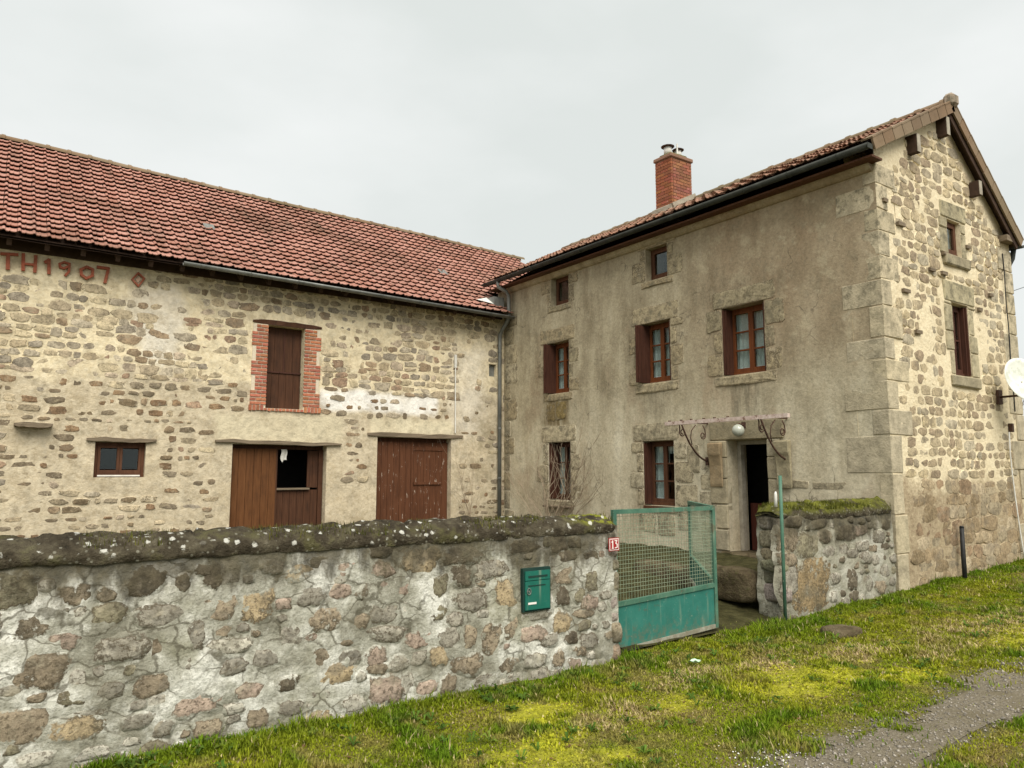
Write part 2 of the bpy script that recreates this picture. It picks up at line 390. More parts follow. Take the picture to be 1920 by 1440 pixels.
def m_glass():
    b = B('window_glass')
    g = b.node('ShaderNodeBsdfGlossy'); g.inputs['Roughness'].default_value = .03; g.inputs['Color'].default_value = (.85, .9, .9, 1)
    b.put(g.inputs['Normal'], b.bump(b.noise(3, 2), .15, .02))
    t = b.node('ShaderNodeBsdfTransparent'); t.inputs['Color'].default_value = (.80, .85, .84, 1)
    f = b.node('ShaderNodeLayerWeight'); f.inputs['Blend'].default_value = .5
    m = b.node('ShaderNodeMixShader'); b.t.links.new(b.math('ADD', b.math('MULTIPLY', b.math('POWER', f.outputs['Facing'], 3.0), .55), .035), m.inputs[0]); b.t.links.new(t.outputs[0], m.inputs[1]); b.t.links.new(g.outputs[0], m.inputs[2])
    o = b.node('ShaderNodeOutputMaterial'); b.t.links.new(m.outputs[0], o.inputs[0]); return b.m
MAT['glass'] = m_glass()
def m_curtain():
    b = B('lace_curtain'); p = b.pos(); n = b.noise(60, 3, .6)
    c = b.ramp(n, [(.35, (.62, .63, .61)), (.65, (.86, .87, .85))])
    return b.done(c, .9, None, .1)
MAT['curtain'] = m_curtain()

def m_coping():
    b = B('mossy_coping'); x, y, z = b.sep(b.pos()); n = b.noise(7, 6, .68); n2 = b.noise(26, 5, .7)
    c = b.ramp(n, [(.28, (.018, .015, .010)), (.45, (.055, .045, .03)), (.6, (.105, .09, .06)), (.78, (.21, .19, .14))])
    nz = b.sep(b.normal())[2]
    c = b.mix(b.math('MULTIPLY', b.smooth(b.noise(3.5, 5, .65), .54, .66), .55), c, (.085, .082, .025))
    gold = b.math('MULTIPLY', b.smooth(x, 4.3, 4.75), b.smooth(b.noise(9, 4, .6), .44, .54))
    c = b.mix(b.math('MULTIPLY', b.math('MULTIPLY', gold, b.smooth(nz, .35, .8)), .9), c, (.24, .25, .03))
    stub = b.math('MULTIPLY', b.smooth(x, 7.0, 7.3), b.smooth(b.noise(4.5, 5, .65), .36, .56))
    c = b.mix(b.math('MULTIPLY', b.math('MULTIPLY', stub, b.smooth(nz, -.1, .6)), .85), c, b.ramp(n2, [(.3, (.06, .065, .012)), (.7, (.16, .16, .035))]))
    # round white lichen spots
    d = b.vor(15.0, None, 'F1'); pick = b.sep(b.vor(15.0, None, 'F1', 'Color'))[0]
    spot = b.math('MULTIPLY', b.smooth(b.math('ADD', d, b.math('MULTIPLY', b.math('SUBTRACT', n2, .5), .9)), .34, .20), b.smooth(pick, .60, .66))
    spot = b.math('MULTIPLY', spot, b.smooth(nz, -.2, .35))
    c = b.mix(b.math('MULTIPLY', spot, b.math('MULTIPLY', b.smooth(x, 6.0, 5.0), .85)), c, (.66, .65, .58))
    d2 = b.vor(31.0, None, 'F1'); p2 = b.sep(b.vor(31.0, None, 'F1', 'Color'))[1]
    c = b.mix(b.math('MULTIPLY', b.math('MULTIPLY', b.smooth(d2, .38, .2), b.smooth(p2, .72, .78)), .5), c, (.34, .33, .26))
    return b.done(c, .97, b.bump(b.math('ADD', n2, b.math('MULTIPLY', n, 2.0)), .9, .04), .08)
MAT['coping'] = m_coping()

def m_gatepaint(name, c0, c1, wear, rust):
    b = B(name); n = b.noise(5, 5, .6); n2 = b.noise(28, 5, .7); x, y, z = b.sep(b.pos())
    c0, c1 = [tuple(q * .8 for q in c_) for c_ in (c0, c1)]
    c = b.ramp(n, [(.3, c0), (.7, c1)])
    run = b.noise(1, 4, .6, vec=b.mulv(b.pos(), (14, 14, 1.2)))
    c = b.mix(b.math('MULTIPLY', b.smooth(run, .54, .70), .5), c, (.24, .29, .21))
    c = b.mix(b.math('MULTIPLY', b.smooth(n2, .60, .70), wear), c, (.40, .42, .33))
    c = b.mix(b.math('MULTIPLY', b.smooth(b.noise(11, 5, .7), .62, .7), rust), c, (.12, .06, .03))
    rs = b.math('MULTIPLY', b.smooth(b.noise(6, 6, .75), .55, .62), b.smooth(b.noise(1.7, 3), .45, .6))
    c = b.mix(b.math('MULTIPLY', rs, rust), c, (.11, .055, .025))
    mud = b.math('MULTIPLY', b.smooth(z, .36, .06), b.smooth(b.noise(14, 5, .7), .42, .6))
    c = b.mix(b.math('MULTIPLY', mud, .55), c, (.15, .12, .07))
    return b.done(c, .6, b.bump(b.noise(2.3, 3, .5), .5, .03, b.bump(n2, .2, .004)), .35)
MAT['gate_panel'] = m_gatepaint('teal_sheet_paint', (.022, .16, .125), (.04, .215, .17), .3, .35)
MAT['gate_frame'] = m_gatepaint('faded_green_paint', (.045, .14, .095), (.11, .23, .155), .5, .5)
MAT['gate_rail'] = m_gatepaint('bare_bottom_rail', (.26, .25, .19), (.42, .41, .33), .5, .4)
MAT['wire'] = m_gatepaint('green_wire', (.22, .28, .18), (.34, .40, .28), .3, .4)
MAT['mailbox'] = m_gatepaint('mailbox_green_paint', (.006, .135, .095), (.012, .165, .118), .12, .08)
MAT['mail_dark'] = m_plain('dark_green_shadow_gap', (.008, .03, .024), (.015, .045, .035), 9)
MAT['plate_red'] = m_plain('red_enamel', (.28, .012, .015), (.36, .02, .022), 9, .4, .5, .05)
MAT['plate_white'] = m_plain('white_enamel', (.72, .66, .62), (.82, .78, .74), 9, .4, .5, .05)
def m_vcol(name, rough=.9, trans=False, bs=.5):
    b = B(name); c = b.attr('tint'); n = b.noise(30, 4, .7)
    c = b.mix(1.0, c, b.ramp(n, [(.25, .6), (.75, 1.35)]), 'MULTIPLY')
    if not trans: return b.done(c, rough, b.bump(b.math('ADD', n, b.noise(9, 4)), bs, .02), .1)
    def ex(p):
        t = b.node('ShaderNodeBsdfTranslucent'); b.put(t.inputs['Color'], c); m = b.node('ShaderNodeMixShader'); m.inputs[0].default_value = .3
        b.t.links.new(p.outputs[0], m.inputs[1]); b.t.links.new(t.outputs[0], m.inputs[2]); return m.outputs[0]
    return b.done(c, .8, None, .06, 0, ex)
MAT['ground'] = m_vcol('mossy_turf_soil', .95, False, .9)
MAT['grass'] = m_vcol('grass_blade', .7, True)
MAT['pebble'] = m_vcol('gravel_pebble')
def m_lane():
    b = B('lane_gravel'); n = b.noise(60, 5, .75); n2 = b.noise(3, 5, .6)
    c = b.ramp(n, [(.3, (.10, .083, .058)), (.5, (.195, .168, .12)), (.72, (.33, .29, .22))])
    c = b.mix(b.math('MULTIPLY', b.smooth(n2, .48, .66), .55), c, (.15, .125, .075))
    return b.done(c, .95, b.bump(n, .9, .02), .1)
MAT['lane'] = m_lane()
def m_yard():
    b = B('damp_courtyard_earth'); n = b.noise(1, 6, .7, vec=b.mulv(b.pos(), (6, 6, 6))); n2 = b.noise(30, 5, .7)
    c = b.ramp(n, [(.3, (.022, .021, .009)), (.5, (.055, .05, .02)), (.7, (.10, .09, .04))])
    c = b.mix(b.math('MULTIPLY', b.smooth(n2, .55, .7), .5), c, (.09, .11, .03))
    return b.done(c, .95, b.bump(b.math('ADD', n, n2), .9, .04), .1)
MAT['yard'] = m_yard()
def m_step():
    b = B('mossy_step_stone'); n = b.noise(6, 6, .7); n2 = b.noise(24, 5, .7); nz = b.sep(b.normal())[2]
    c = b.ramp(n, [(.28, (.05, .036, .02)), (.5, (.13, .10, .06)), (.72, (.22, .18, .115))])
    c = b.mix(b.math('MULTIPLY', b.smooth(n2, .5, .66), .5), c, (.07, .075, .02))
    return b.done(c, .95, b.bump(b.math('ADD', n2, n), .9, .04), .1)
MAT['step'] = m_step()

# ------------------------------------------------------------------ object helpers
rng = random.Random(1907)
nrng = np.random.default_rng(1907)
LOC = {}
def props(o, label=None, cat=None, group=None, kind=None):
    if label: o['label'] = label
    if cat: o['category'] = cat
    if group: o['group'] = group
    if kind: o['kind'] = kind
    return o
def thing(name, loc, label, cat, group=None):
    o = bpy.data.objects.new(name, None); COL.objects.link(o); o.location = loc; o.empty_display_size = .2
    LOC[o] = Vector(loc)
    return props(o, label, cat, group)
def adopt(o, parent):
    if parent is not None:
        o.parent = parent
        if parent in LOC: o.matrix_parent_inverse = Matrix.Translation(-LOC[parent])
    return o
def set_attrs(me, tint, edge):
    n = len(me.vertices)
    a = me.attributes.new('tint', 'FLOAT_COLOR', 'POINT')
    t = np.ones((n, 4), np.float32)
    if tint is not None: t[:, :3] = np.asarray(tint, np.float32)
    a.data.foreach_set('color', t.ravel())
    if edge is not None:
        e = me.attributes.new('edge', 'FLOAT', 'POINT'); e.data.foreach_set('value', np.asarray(edge, np.float32))
def mesh(name, V, F, tint=None, edge=None, smooth=False):
    me = bpy.data.meshes.new(name); me.from_pydata([tuple(map(float, v)) for v in V], [], F)
    set_attrs(me, tint, edge)
    if smooth: me.polygons.foreach_set('use_smooth', np.ones(len(me.polygons), bool))
    me.update(); return me
def mk(name, V, F, m, parent=None, tint=None, edge=None, smooth=False, kind=None, label=None):
    me = mesh(name, V, F, tint, edge, smooth); me.materials.append(MAT[m])
    o = bpy.data.objects.new(name, me); COL.objects.link(o)
    return props(adopt(o, parent), label=label, kind=kind)
def fast(name, V, F, m, parent=None, tint=None, smooth=False, kind=None):
    """big mesh from numpy arrays; all faces have the same number of corners"""
    V = np.ascontiguousarray(V, np.float32); F = np.ascontiguousarray(F, np.int32); k = F.shape[1]
    me = bpy.data.meshes.new(name); me.vertices.add(len(V)); me.vertices.foreach_set('co', V.ravel())
    me.loops.add(F.size); me.loops.foreach_set('vertex_index', F.ravel())
    me.polygons.add(len(F)); me.polygons.foreach_set('loop_start', np.arange(0, F.size, k, dtype=np.int32)); me.polygons.foreach_set('loop_total', np.full(len(F), k, np.int32))
    if smooth: me.polygons.foreach_set('use_smooth', np.ones(len(F), bool))
    me.update(calc_edges=True); set_attrs(me, tint, None); me.materials.append(MAT[m])
    o = bpy.data.objects.new(name, me); COL.objects.link(o)
    return props(adopt(o, parent), kind=kind)
class G:
    """a bag of geometry"""
    def __init__(s): s.V = []; s.F = []; s.T = []; s.E = []
    def add(s, V, F, tint=(1, 1, 1), edge=None):
        o = len(s.V); s.V += [tuple(v) for v in V]; s.F += [tuple(i + o for i in f) for f in F]
        s.T += [tint] * len(V); s.E += list(edge) if edge is not None else [0.0] * len(V); return s
    def box(s, x0, x1, y0, y1, z0, z1, tint=(1, 1, 1)):
        V = [(x, y, z) for z in (z0, z1) for y in (y0, y1) for x in (x0, x1)]
        return s.add(V, [(0, 2, 3, 1), (4, 5, 7, 6), (0, 1, 5, 4), (2, 6, 7, 3), (0, 4, 6, 2), (1, 3, 7, 5)], tint)
    def obox(s, c, ax, ay, az, tint=(1, 1, 1)):
        """box from a centre and three half-axis vectors"""
        c = Vector(c); ax = Vector(ax); ay = Vector(ay); az = Vector(az)
        V = [c + ax * i + ay * j + az * k for k in (-1, 1) for j in (-1, 1) for i in (-1, 1)]
        return s.add(V, [(0, 2, 3, 1), (4, 5, 7, 6), (0, 1, 5, 4), (2, 6, 7, 3), (0, 4, 6, 2), (1, 3, 7, 5)], tint)
    def tube(s, pts, r, n=8, cap=True, tint=(1, 1, 1)):
        pts = [Vector(p) for p in pts]; rs = r if isinstance(r, (list, tuple)) else [r] * len(pts)
        V = []; F = []; ref = Vector((0.31, 0.17, 1)).normalized()
        for i, p in enumerate(pts):
            d = (pts[min(i + 1, len(pts) - 1)] - pts[max(i - 1, 0)]).normalized()
            if abs(d.dot(ref)) > .97: ref = Vector((1, .2, 0)).normalized()
            u = d.cross(ref).normalized(); w = d.cross(u)
            V += [p + (u * math.cos(2 * math.pi * k / n) + w * math.sin(2 * math.pi * k / n)) * rs[i] for k in range(n)]
        for i in range(len(pts) - 1):
            for k in range(n):
                a = i * n + k; b = i * n + (k + 1) % n; F.append((a, b, b + n, a + n))
        if cap: F += [tuple(range(n))[::-1], tuple(range((len(pts) - 1) * n, len(pts) * n))]
        return s.add(V, F, tint)
    def obj(s, name, m, parent=None, smooth=False, kind=None, label=None):
        return mk(name, s.V, s.F, m, parent, s.T, s.E, smooth, kind, label)

def block(name, x0, x1, y0, y1, z0, z1, m, parent, tint, bev=.012, jit=.006):
    """a dressed stone with worn, slightly crooked edges"""
    bm = bmesh.new(); bmesh.ops.create_cube(bm, size=1)
    for v in bm.verts:
        v.co = Vector(((x0, x1)[v.co.x > 0], (y0, y1)[v.co.y > 0], (z0, z1)[v.co.z > 0])) + Vector((rng.uniform(-jit, jit), rng.uniform(-jit, jit), rng.uniform(-jit, jit)))
    bmesh.ops.bevel(bm, geom=list(bm.edges), offset=bev, segments=1, affect='EDGES', profile=.5)
    bm.verts.ensure_lookup_table()
    V = [tuple(v.co) for v in bm.verts]; F = [tuple(v.index for v in f.verts) for f in bm.faces]; bm.free()
    return mk(name, V, F, m, parent, tint)

class Plane:
    """a wall plane: a runs along the wall, z up, d outwards towards the street"""
    def __init__(s, axis, v): s.axis = axis; s.v = v
    def P(s, a, z, d=0.0): return (a, s.v - d, z) if s.axis == 'Y' else (s.v - d, a, z)
    def face(s, idx): return tuple(idx) if s.axis == 'Y' else tuple(reversed(idx))

def wall_sheet(pl, a0, a1, z0, z1, holes, depth, step=.16, amp=.008, top=None, seed=0, extra_a=()):
    """wall front with openings, reveals and a back face; top(a) trims a gable"""
    def lines(lo, hi, marks):
        L = sorted(set([lo, hi] + [m for m in marks if lo < m < hi])); out = []
        for p, q in zip(L[:-1], L[1:]):
            n = max(1, int(round((q - p) / step))); out += [p + (q - p) * i / n for i in range(n)]
        return out + [hi]
    A = lines(a0, a1, [h[0] for h in holes] + [h[1] for h in holes] + list(extra_a)); Z = lines(z0, z1, [h[2] for h in holes] + [h[3] for h in holes])
    eps = 1e-6; g = G(); idx = {}
    def inhole(a, z): return any(h[0] + eps < a < h[1] - eps and h[2] + eps < z < h[3] - eps for h in holes)
    def onedge(a, z): return any(h[0] - eps <= a <= h[1] + eps and h[2] - eps <= z <= h[3] + eps for h in holes)
    V = []; F = []
    def vert(a, z, back):
        k = (round(a, 5), round(z, 5), back)
        if k not in idx:
            zz = min(z, top(a)) if top else z
            d = -depth if back else (0 if onedge(a, z) or a in (a0, a1) else (float(fbm(a * 1.6, z * 1.6, seed)) - .5) * 2 * amp * 1.6 + (float(vnoise(a * 6, z * 6, seed + 5)) - .5) * amp)
            idx[k] = len(V); V.append(pl.P(a, zz, d))
        return idx[k]
    for i in range(len(A) - 1):
        for j in range(len(Z) - 1):
            am = (A[i] + A[i + 1]) / 2; zm = (Z[j] + Z[j + 1]) / 2
            if inhole(am, zm): continue
            if top and Z[j] >= max(top(A[i]), top(A[i + 1])): continue
            q = [(A[i], Z[j]), (A[i + 1], Z[j]), (A[i + 1], Z[j + 1]), (A[i], Z[j + 1])]
            F.append(pl.face([vert(a, z, 0) for a, z in q])); F.append(pl.face([vert(a, z, 1) for a, z in q][::-1]))
    for h in holes:
        c = [(h[0], h[2]), (h[1], h[2]), (h[1], h[3]), (h[0], h[3])]
        for k in range(4):
            (p0, q0), (p1, q1) = c[k], c[(k + 1) % 4]
            o = len(V); V += [pl.P(p0, q0, 0), pl.P(p1, q1, 0), pl.P(p1, q1, -depth), pl.P(p0, q0, -depth)]
            F.append(pl.face((o, o + 1, o + 2, o + 3)))
    g.add(V, F); return g

# ------------------------------------------------------------------ rubble stones
def stone_poly(w, h, n=10, power=3.2, jit=.13, r=rng):
    P = []; ph = r.uniform(0, 6.28); t0 = r.uniform(-.10, .10); power = power * r.uniform(.75, 1.9); tap = r.uniform(-.16, .16); she = r.uniform(-.18, .18)
    for k in range(n):
        t = 2 * math.pi * (k + r.uniform(-.25, .25)) / n
        c, s = math.cos(t), math.sin(t)
        rad = 1 / ((abs(c) ** power + abs(s) ** power) ** (1 / power))
        rad *= 1 + r.uniform(-jit, jit * .5)
        x, y = c * rad * w / 2 * (1 + tap * s), s * rad * h / 2 * (1 + tap * c); x += she * y
        P.append((x * math.cos(t0) - y * math.sin(t0), x * math.sin(t0) + y * math.cos(t0)))
    return P
def stone_geo(pl, a, z, poly, proud, cover, bury=.02, r=rng, dome=1.15, ring=(1.0, .86, .60)):
    n = len(poly); V = []; E = []
    for sc, d, e in ((ring[0], -bury, 1.0), (ring[1], proud * .62, .52), (ring[2], proud, cover)):
        for (x, y) in poly:
            V.append(pl.P(a + x * sc, z + y * sc, d + (r.uniform(-.2, .2) * proud if sc < 1 else 0))); E.append(e + (r.uniform(-.12, .12) if sc < 1 else 0))
    V.append(pl.P(a, z, proud * dome)); E.append(cover)
    F = []
    for rr in range(2):
        for k in range(n):
            i = rr * n + k; j = rr * n + (k + 1) % n; F.append(pl.face((i, j, j + n, i + n)))
    for k in range(n): F.append(pl.face((2 * n + k, 2 * n + (k + 1) % n, 3 * n)))
    return V, F, E
def courses(a0, a1, z0, z1, hr, wr, gap, blocked, seed, stack=.18, drop=0.0):
    """rough courses of rubble: list of (a, z, w, h)"""
    r = random.Random(seed); out = []; z = z0
    while z < z1:
        h = r.uniform(*hr); a = a0 + r.uniform(-.2, 0)
        while a < a1:
            w = r.uniform(*wr) * (1.25 if h > sum(hr) / 2 else .9)
            if r.random() < drop: a += w; continue
            wav = (float(vnoise(a * .8, z * 2.0, seed)) - .5) * h * .7
            if r.random() < stack and h > .19:
                k = r.uniform(.35, .65); parts = [(a + w / 2, z + h * k / 2, w, h * k), (a + w / 2, z + h * (k + 1) / 2, w, h * (1 - k))]
            else: parts = [(a + w / 2, z + h / 2, w, h)]
            for (ca, cz, cw, ch) in parts:
                ca += r.uniform(-.02, .02); cz += wav + r.uniform(-.012, .012)
                g = gap * r.uniform(.6, 1.5); cw2 = cw - g; ch2 = (ch - g) * r.uniform(.84, 1.06)
                if cw2 > .045 and ch2 > .03 and not blocked(ca, cz, cw2 / 2, ch2 / 2): out.append((ca, cz, cw2, ch2))
            a += w
        z += h
    return out
def lay(part, pl, stones, mat, limit, rest_name, palette, proud, coverf, seed, visible=lambda a, z: True, piece='stone', power=3.2, jit=.13, flat=False, grow=1.0):
    """the stones that show largest become objects of their own, the rest one joined part"""
    r = random.Random(seed); sc = []
    for s in stones:
        P = pl.P(s[0], s[1], 0); x, y, zz = px(P)
        sc.append((s[2] * s[3] / zz ** 2) if in_frame(P) and visible(s[0], s[1]) else -1)
    order = sorted(range(len(stones)), key=lambda i: -sc[i]); rest = G()
    for k, i in enumerate(order):
        a, z, w, h = stones[i]; t = palette(r, a, z); n = 10 if w * h > .02 else 8
        V, F, E = stone_geo(pl, a, z, stone_poly(w * grow, h * grow, n, power, jit, r), r.uniform(*proud), coverf(r, a, z), r=r)
        if k < limit and sc[i] > 0: mk(piece, V, F, mat, part, t, E, flat)
        else: rest.add(V, F, t, E)
    if rest.V: rest.obj(rest_name, mat, part, flat, 'stuff')
def pal(*cols):
    def f(r, a, z):
        c = r.choice(cols); k = r.uniform(.8, 1.2); return tuple(min(.8, v * k * r.uniform(.95, 1.05)) for v in c)
    return f

# ------------------------------------------------------------------ ground, courtyard, lane
def gz(X, Y):
    X = np.asarray(X, float); Y = np.asarray(Y, float)
    base = np.where(X > 4.6, .033 * (X - 4.6) * np.clip((20 - X) / 8 + .4, 0, 1), 0.0)
    base = np.minimum(base, .32)
    b2 = (fbm(X * 1.1, Y * 1.1, 3, 4) - .5) * .09 + (vnoise(X * 5, Y * 5, 9) - .5) * .02
    near = np.clip((Y - 2.6) / 1.5, 0, 1)
    return base + b2 * (.35 + .65 * near) - .01
def grid_obj(name, xs, ys, zf, m, tintf=None, kind='structure', smooth=True):
    X, Y = np.meshgrid(xs, ys); Z = zf(X, Y); nx, ny = len(xs), len(ys)
    V = np.stack([X.ravel(), Y.ravel(), Z.ravel()], 1); i = np.arange(nx * ny).reshape(ny, nx)
    F = np.stack([i[:-1, :-1].ravel(), i[:-1, 1:].ravel(), i[1:, 1:].ravel(), i[1:, :-1].ravel()], 1)
    return fast(name, V, F, m, None, tintf(X.ravel(), Y.ravel()) if tintf else None, smooth, kind)

MOSS = [(5.7, 3.9, .75, .38), (2.93, 3.95, .45, .2), (3.05, 3.62, .35, .2), (4.5, 4.1, .3, .18), (8.6, 3.35, .9, .25), (6.6, 3.4, .5, .2), (3.5, 4.5, .3, .2)]
STRAW = [(6.1, 4.45, .5, .3), (8.9, 3.75, 1.2, .35), (6.9, 4.0, .6, .22), (5.0, 4.5, .4, .25), (7.6, 3.5, .7, .2), (3.9, 4.15, .35, .25)]
def patch(X, Y, L):
    m = np.zeros_like(X)
    for (cx, cy, rx, ry) in L:
        d = ((X - cx) / rx) ** 2 + ((Y - cy) / ry) ** 2
        m = np.maximum(m, np.clip(1.0 - d * .75 + (fbm(X * 5, Y * 5, 41) - .5) * 3.0 + (fbm(X * 22, Y * 22, 43, 2) - .5) * 1.6, 0, 1))
    return m
def lane_mask(X, Y):
    """1 on the gravel lane, 0 on the verge; the lane runs along the wall and ends in the turf"""
    wob = (fbm(X * .9, Y * .9, 77) - .5) * .75 + (fbm(X * 4, Y * 4, 78) - .5) * .35
    edge = np.clip((3.12 + wob * .7 - Y + (fbm(X * 9, Y * 9, 79, 3) - .5) * .5) / .5, 0, 1)
    mid = np.clip(1 - np.abs(Y - 2.15 - wob * .3) / .32, 0, 1) * np.clip((X - 4.3) / .6, 0, 1)
    start = np.clip((X - 3.45 + wob + (fbm(X * 8, Y * 8, 80, 3) - .5) * .6) / .7, 0, 1)
    return edge * start * (1 - np.clip(mid * 2.2, 0, 1))
def turf_tint(X, Y):
    n = fbm(X * 2.3, Y * 2.3, 21, 4); n2 = fbm(X * 7, Y * 7, 22, 3)
    c = np.array([.13, .118, .028])[None] * np.ones((len(X), 1))
    c = c + (np.array([.15, .11, .048]) - c) * np.clip((n - .45) * 4, 0, 1)[:, None]
    c = c + (np.array([.095, .11, .02]) - c) * np.clip((n2 - .5) * 4, 0, 1)[:, None]
    c = c + (np.array([.30, .29, .03]) - c) * (patch(X, Y, MOSS) * .9)[:, None]
    c = c + (np.array([.26, .185, .095]) - c) * (patch(X, Y, STRAW) * .8)[:, None]
    lm = lane_mask(X, Y)
    c = c + (np.array([.13, .112, .085]) - c) * np.clip(lm * 1.2, 0, 1)[:, None]
    return c
xs = np.concatenate([np.linspace(-120, -4, 30)[:-1], np.arange(-4, 17, .06), np.linspace(17, 420, 50)])
ys = np.concatenate([np.linspace(-120, 0, 20)[:-1], np.arange(0, 5.6, .06), np.linspace(5.6, 420, 60)])
grid_obj('ground', xs, ys, gz, 'ground', turf_tint)
def yz(X, Y):
    ramp = np.clip((Y - 5.35) / 2.2, 0, 1) * .36 + .07
    flat = .43 + (fbm(X * 1.5, Y * 1.5, 8) - .5) * .08
    w = np.clip((X - 4.6) / .5, 0, 1)
    return np.where(Y < 7.6, flat * (1 - w) + np.minimum(ramp, flat) * w, flat) + (vnoise(X * 7, Y * 7, 31) - .5) * .03
grid_obj('courtyard', np.arange(-4, 10.11, .1), np.arange(5.36, 14.56, .1), yz, 'yard')
def lane_build():
    xs = np.arange(3.0, 60, .09); ys = np.arange(-1.6, 3.5, .06)
    xs = np.concatenate([np.arange(3.0, 16, .07), np.linspace(16, 60, 60)])
    X, Y = np.meshgrid(xs, ys); Z = gz(X, Y) + .006; M = lane_mask(X.ravel(), Y.ravel()).reshape(X.shape)
    nx, ny = len(xs), len(ys); i = np.arange(nx * ny).reshape(ny, nx); keep = (M[:-1, :-1] > .5) & (M[1:, 1:] > .5) & (M[:-1, 1:] > .5) & (M[1:, :-1] > .5)
    F = np.stack([i[:-1, :-1][keep], i[:-1, 1:][keep], i[1:, 1:][keep], i[1:, :-1][keep]], 1)
    fast('lane', np.stack([X.ravel(), Y.ravel(), Z.ravel()], 1), F, 'lane', None, None, True, 'structure')
lane_build()

# ------------------------------------------------------------------ garden wall and gate-side wall
GY = 5.30
GP = Plane('Y', GY)
def field_wall(name, label, a0, a1, ztop, front_amp, loc, seed):
    t = thing(name, loc, label, 'wall')
    # body: an uneven mortar skin, real thickness
    st = .035; A = np.arange(a0, a1 + 1e-6, st); Z = np.arange(-.15, ztop + 1e-6, st); AA, ZZ = np.meshgrid(A, Z)
    d = (fbm(AA * 2.4, ZZ * 2.4, seed, 4) - .5) * 2 * front_amp + (fbm(AA * 11, ZZ * 11, seed + 3, 2) - .5) * .022
    nx, nz = len(A), len(Z)
    V = np.stack([AA.ravel(), (GY - d).ravel(), ZZ.ravel()], 1); i = np.arange(nx * nz).reshape(nz, nx)
    F = np.stack([i[:-1, :-1].ravel(), i[:-1, 1:].ravel(), i[1:, 1:].ravel(), i[1:, :-1].ravel()], 1)
    # back and ends
    bV = []; bF = []; o = len(V); yb = GY + (.40 if a0 < 0 else .33)
    for col in (0, nx - 1):
        dep = np.linspace(0, 1, 10); base = len(V) + len(bV)
        for k in range(nz):
            for q in dep:
                x = A[col] + ((fbm(Z[k] * 3, q * 2.2 + col, seed + 11, 4) - .5) * .16 + (vnoise(Z[k] * 14, q * 6, seed + 2) - .5) * .04) * min(1, q * 4)
                y0 = GY - d[k, col]; bV.append((x, y0 + (yb - y0) * q, Z[k]))
        for k in range(nz - 1):
            for q in range(9):
                p = base + k * 10 + q; f = (p, p + 1, p + 11, p + 10); bF.append(f if col else f[::-1])
    o = len(V) + len(bV); bV += [(a0, yb, -.15), (a1, yb, -.15), (a1, yb, ztop), (a0, yb, ztop)]; bF.append((o + 1, o, o + 3, o + 2))
    V = np.concatenate([V, np.array(bV)]); F = np.concatenate([F, np.array(bF)])
    fast('mortar_body', V, F, 'garden_mortar', t, None, True)
    return t
def coping(parent, a0, a1, ztop, hgt, over, seed):
    n = 18; A = np.arange(a0, a1 + 1e-6, .03); V = []; hw = .20 if a0 < 0 else .165; w = hw + over; yc = GY + hw
    for a in A:
        e = min(1, (a - a0) / .12 + .35, (a1 - a) / .12 + .35)
        for k in range(n):
            t = math.pi * (1 + .18) * k / (n - 1) - .09 * math.pi
            q = 1 + (float(fbm(a * 1.8, k * .5, seed, 4)) - .5) * .5 + (float(fbm(a * 8, k * 1.1, seed + 4, 3)) - .5) * .6 - .22 * max(0, 1 - abs(((a + .07 * math.sin(a * 5) + .04 * k / 18) % .83) - .4) / .035)
            y = yc - math.cos(t) * w * (.75 + .25 * e) * (.9 + .1 * q); z = ztop + math.sin(t) * hgt * q * e + (float(fbm(a * .7, 2, seed + 9)) - .5) * .03
            V.append((a, y, z))
    m = len(A); i = np.arange(m * n).reshape(m, n)
    F = np.stack([i[:-1, :-1].ravel(), i[1:, :-1].ravel(), i[1:, 1:].ravel(), i[:-1, 1:].ravel()], 1)[:, ::-1]
    V = np.array(V); caps = []
    for row in (0, m - 1):
        c = len(V); V = np.concatenate([V, V[i[row]].mean(0, keepdims=True)])
        for k in range(n - 1):
            f = (i[row, k], i[row, k + 1], c, c); caps.append(f if row == 0 else f[::-1])
    me_V = [tuple(v) for v in V]; me_F = [tuple(f) for f in F] + [tuple(dict.fromkeys(f)) for f in caps]
    return mk('coping', me_V, me_F, 'coping', parent, None, None, True)

gw = field_wall('garden_wall', 'long low rubble garden wall with whitish mortar and dark rounded coping', -2.2, 4.98, 1.25, .022, (1.5, GY + .2, 0), 5)
coping(gw, -2.2, 4.99, 1.225, .125, .022, 51)
sw = field_wall('gate_side_wall', 'short rubble wall with green mossy top between green pole and house corner', 7.53, 9.97, 1.27, .03, (8.6, GY + .2, .1), 8)
coping(sw, 7.49, 9.98, 1.24, .145, .02, 77)

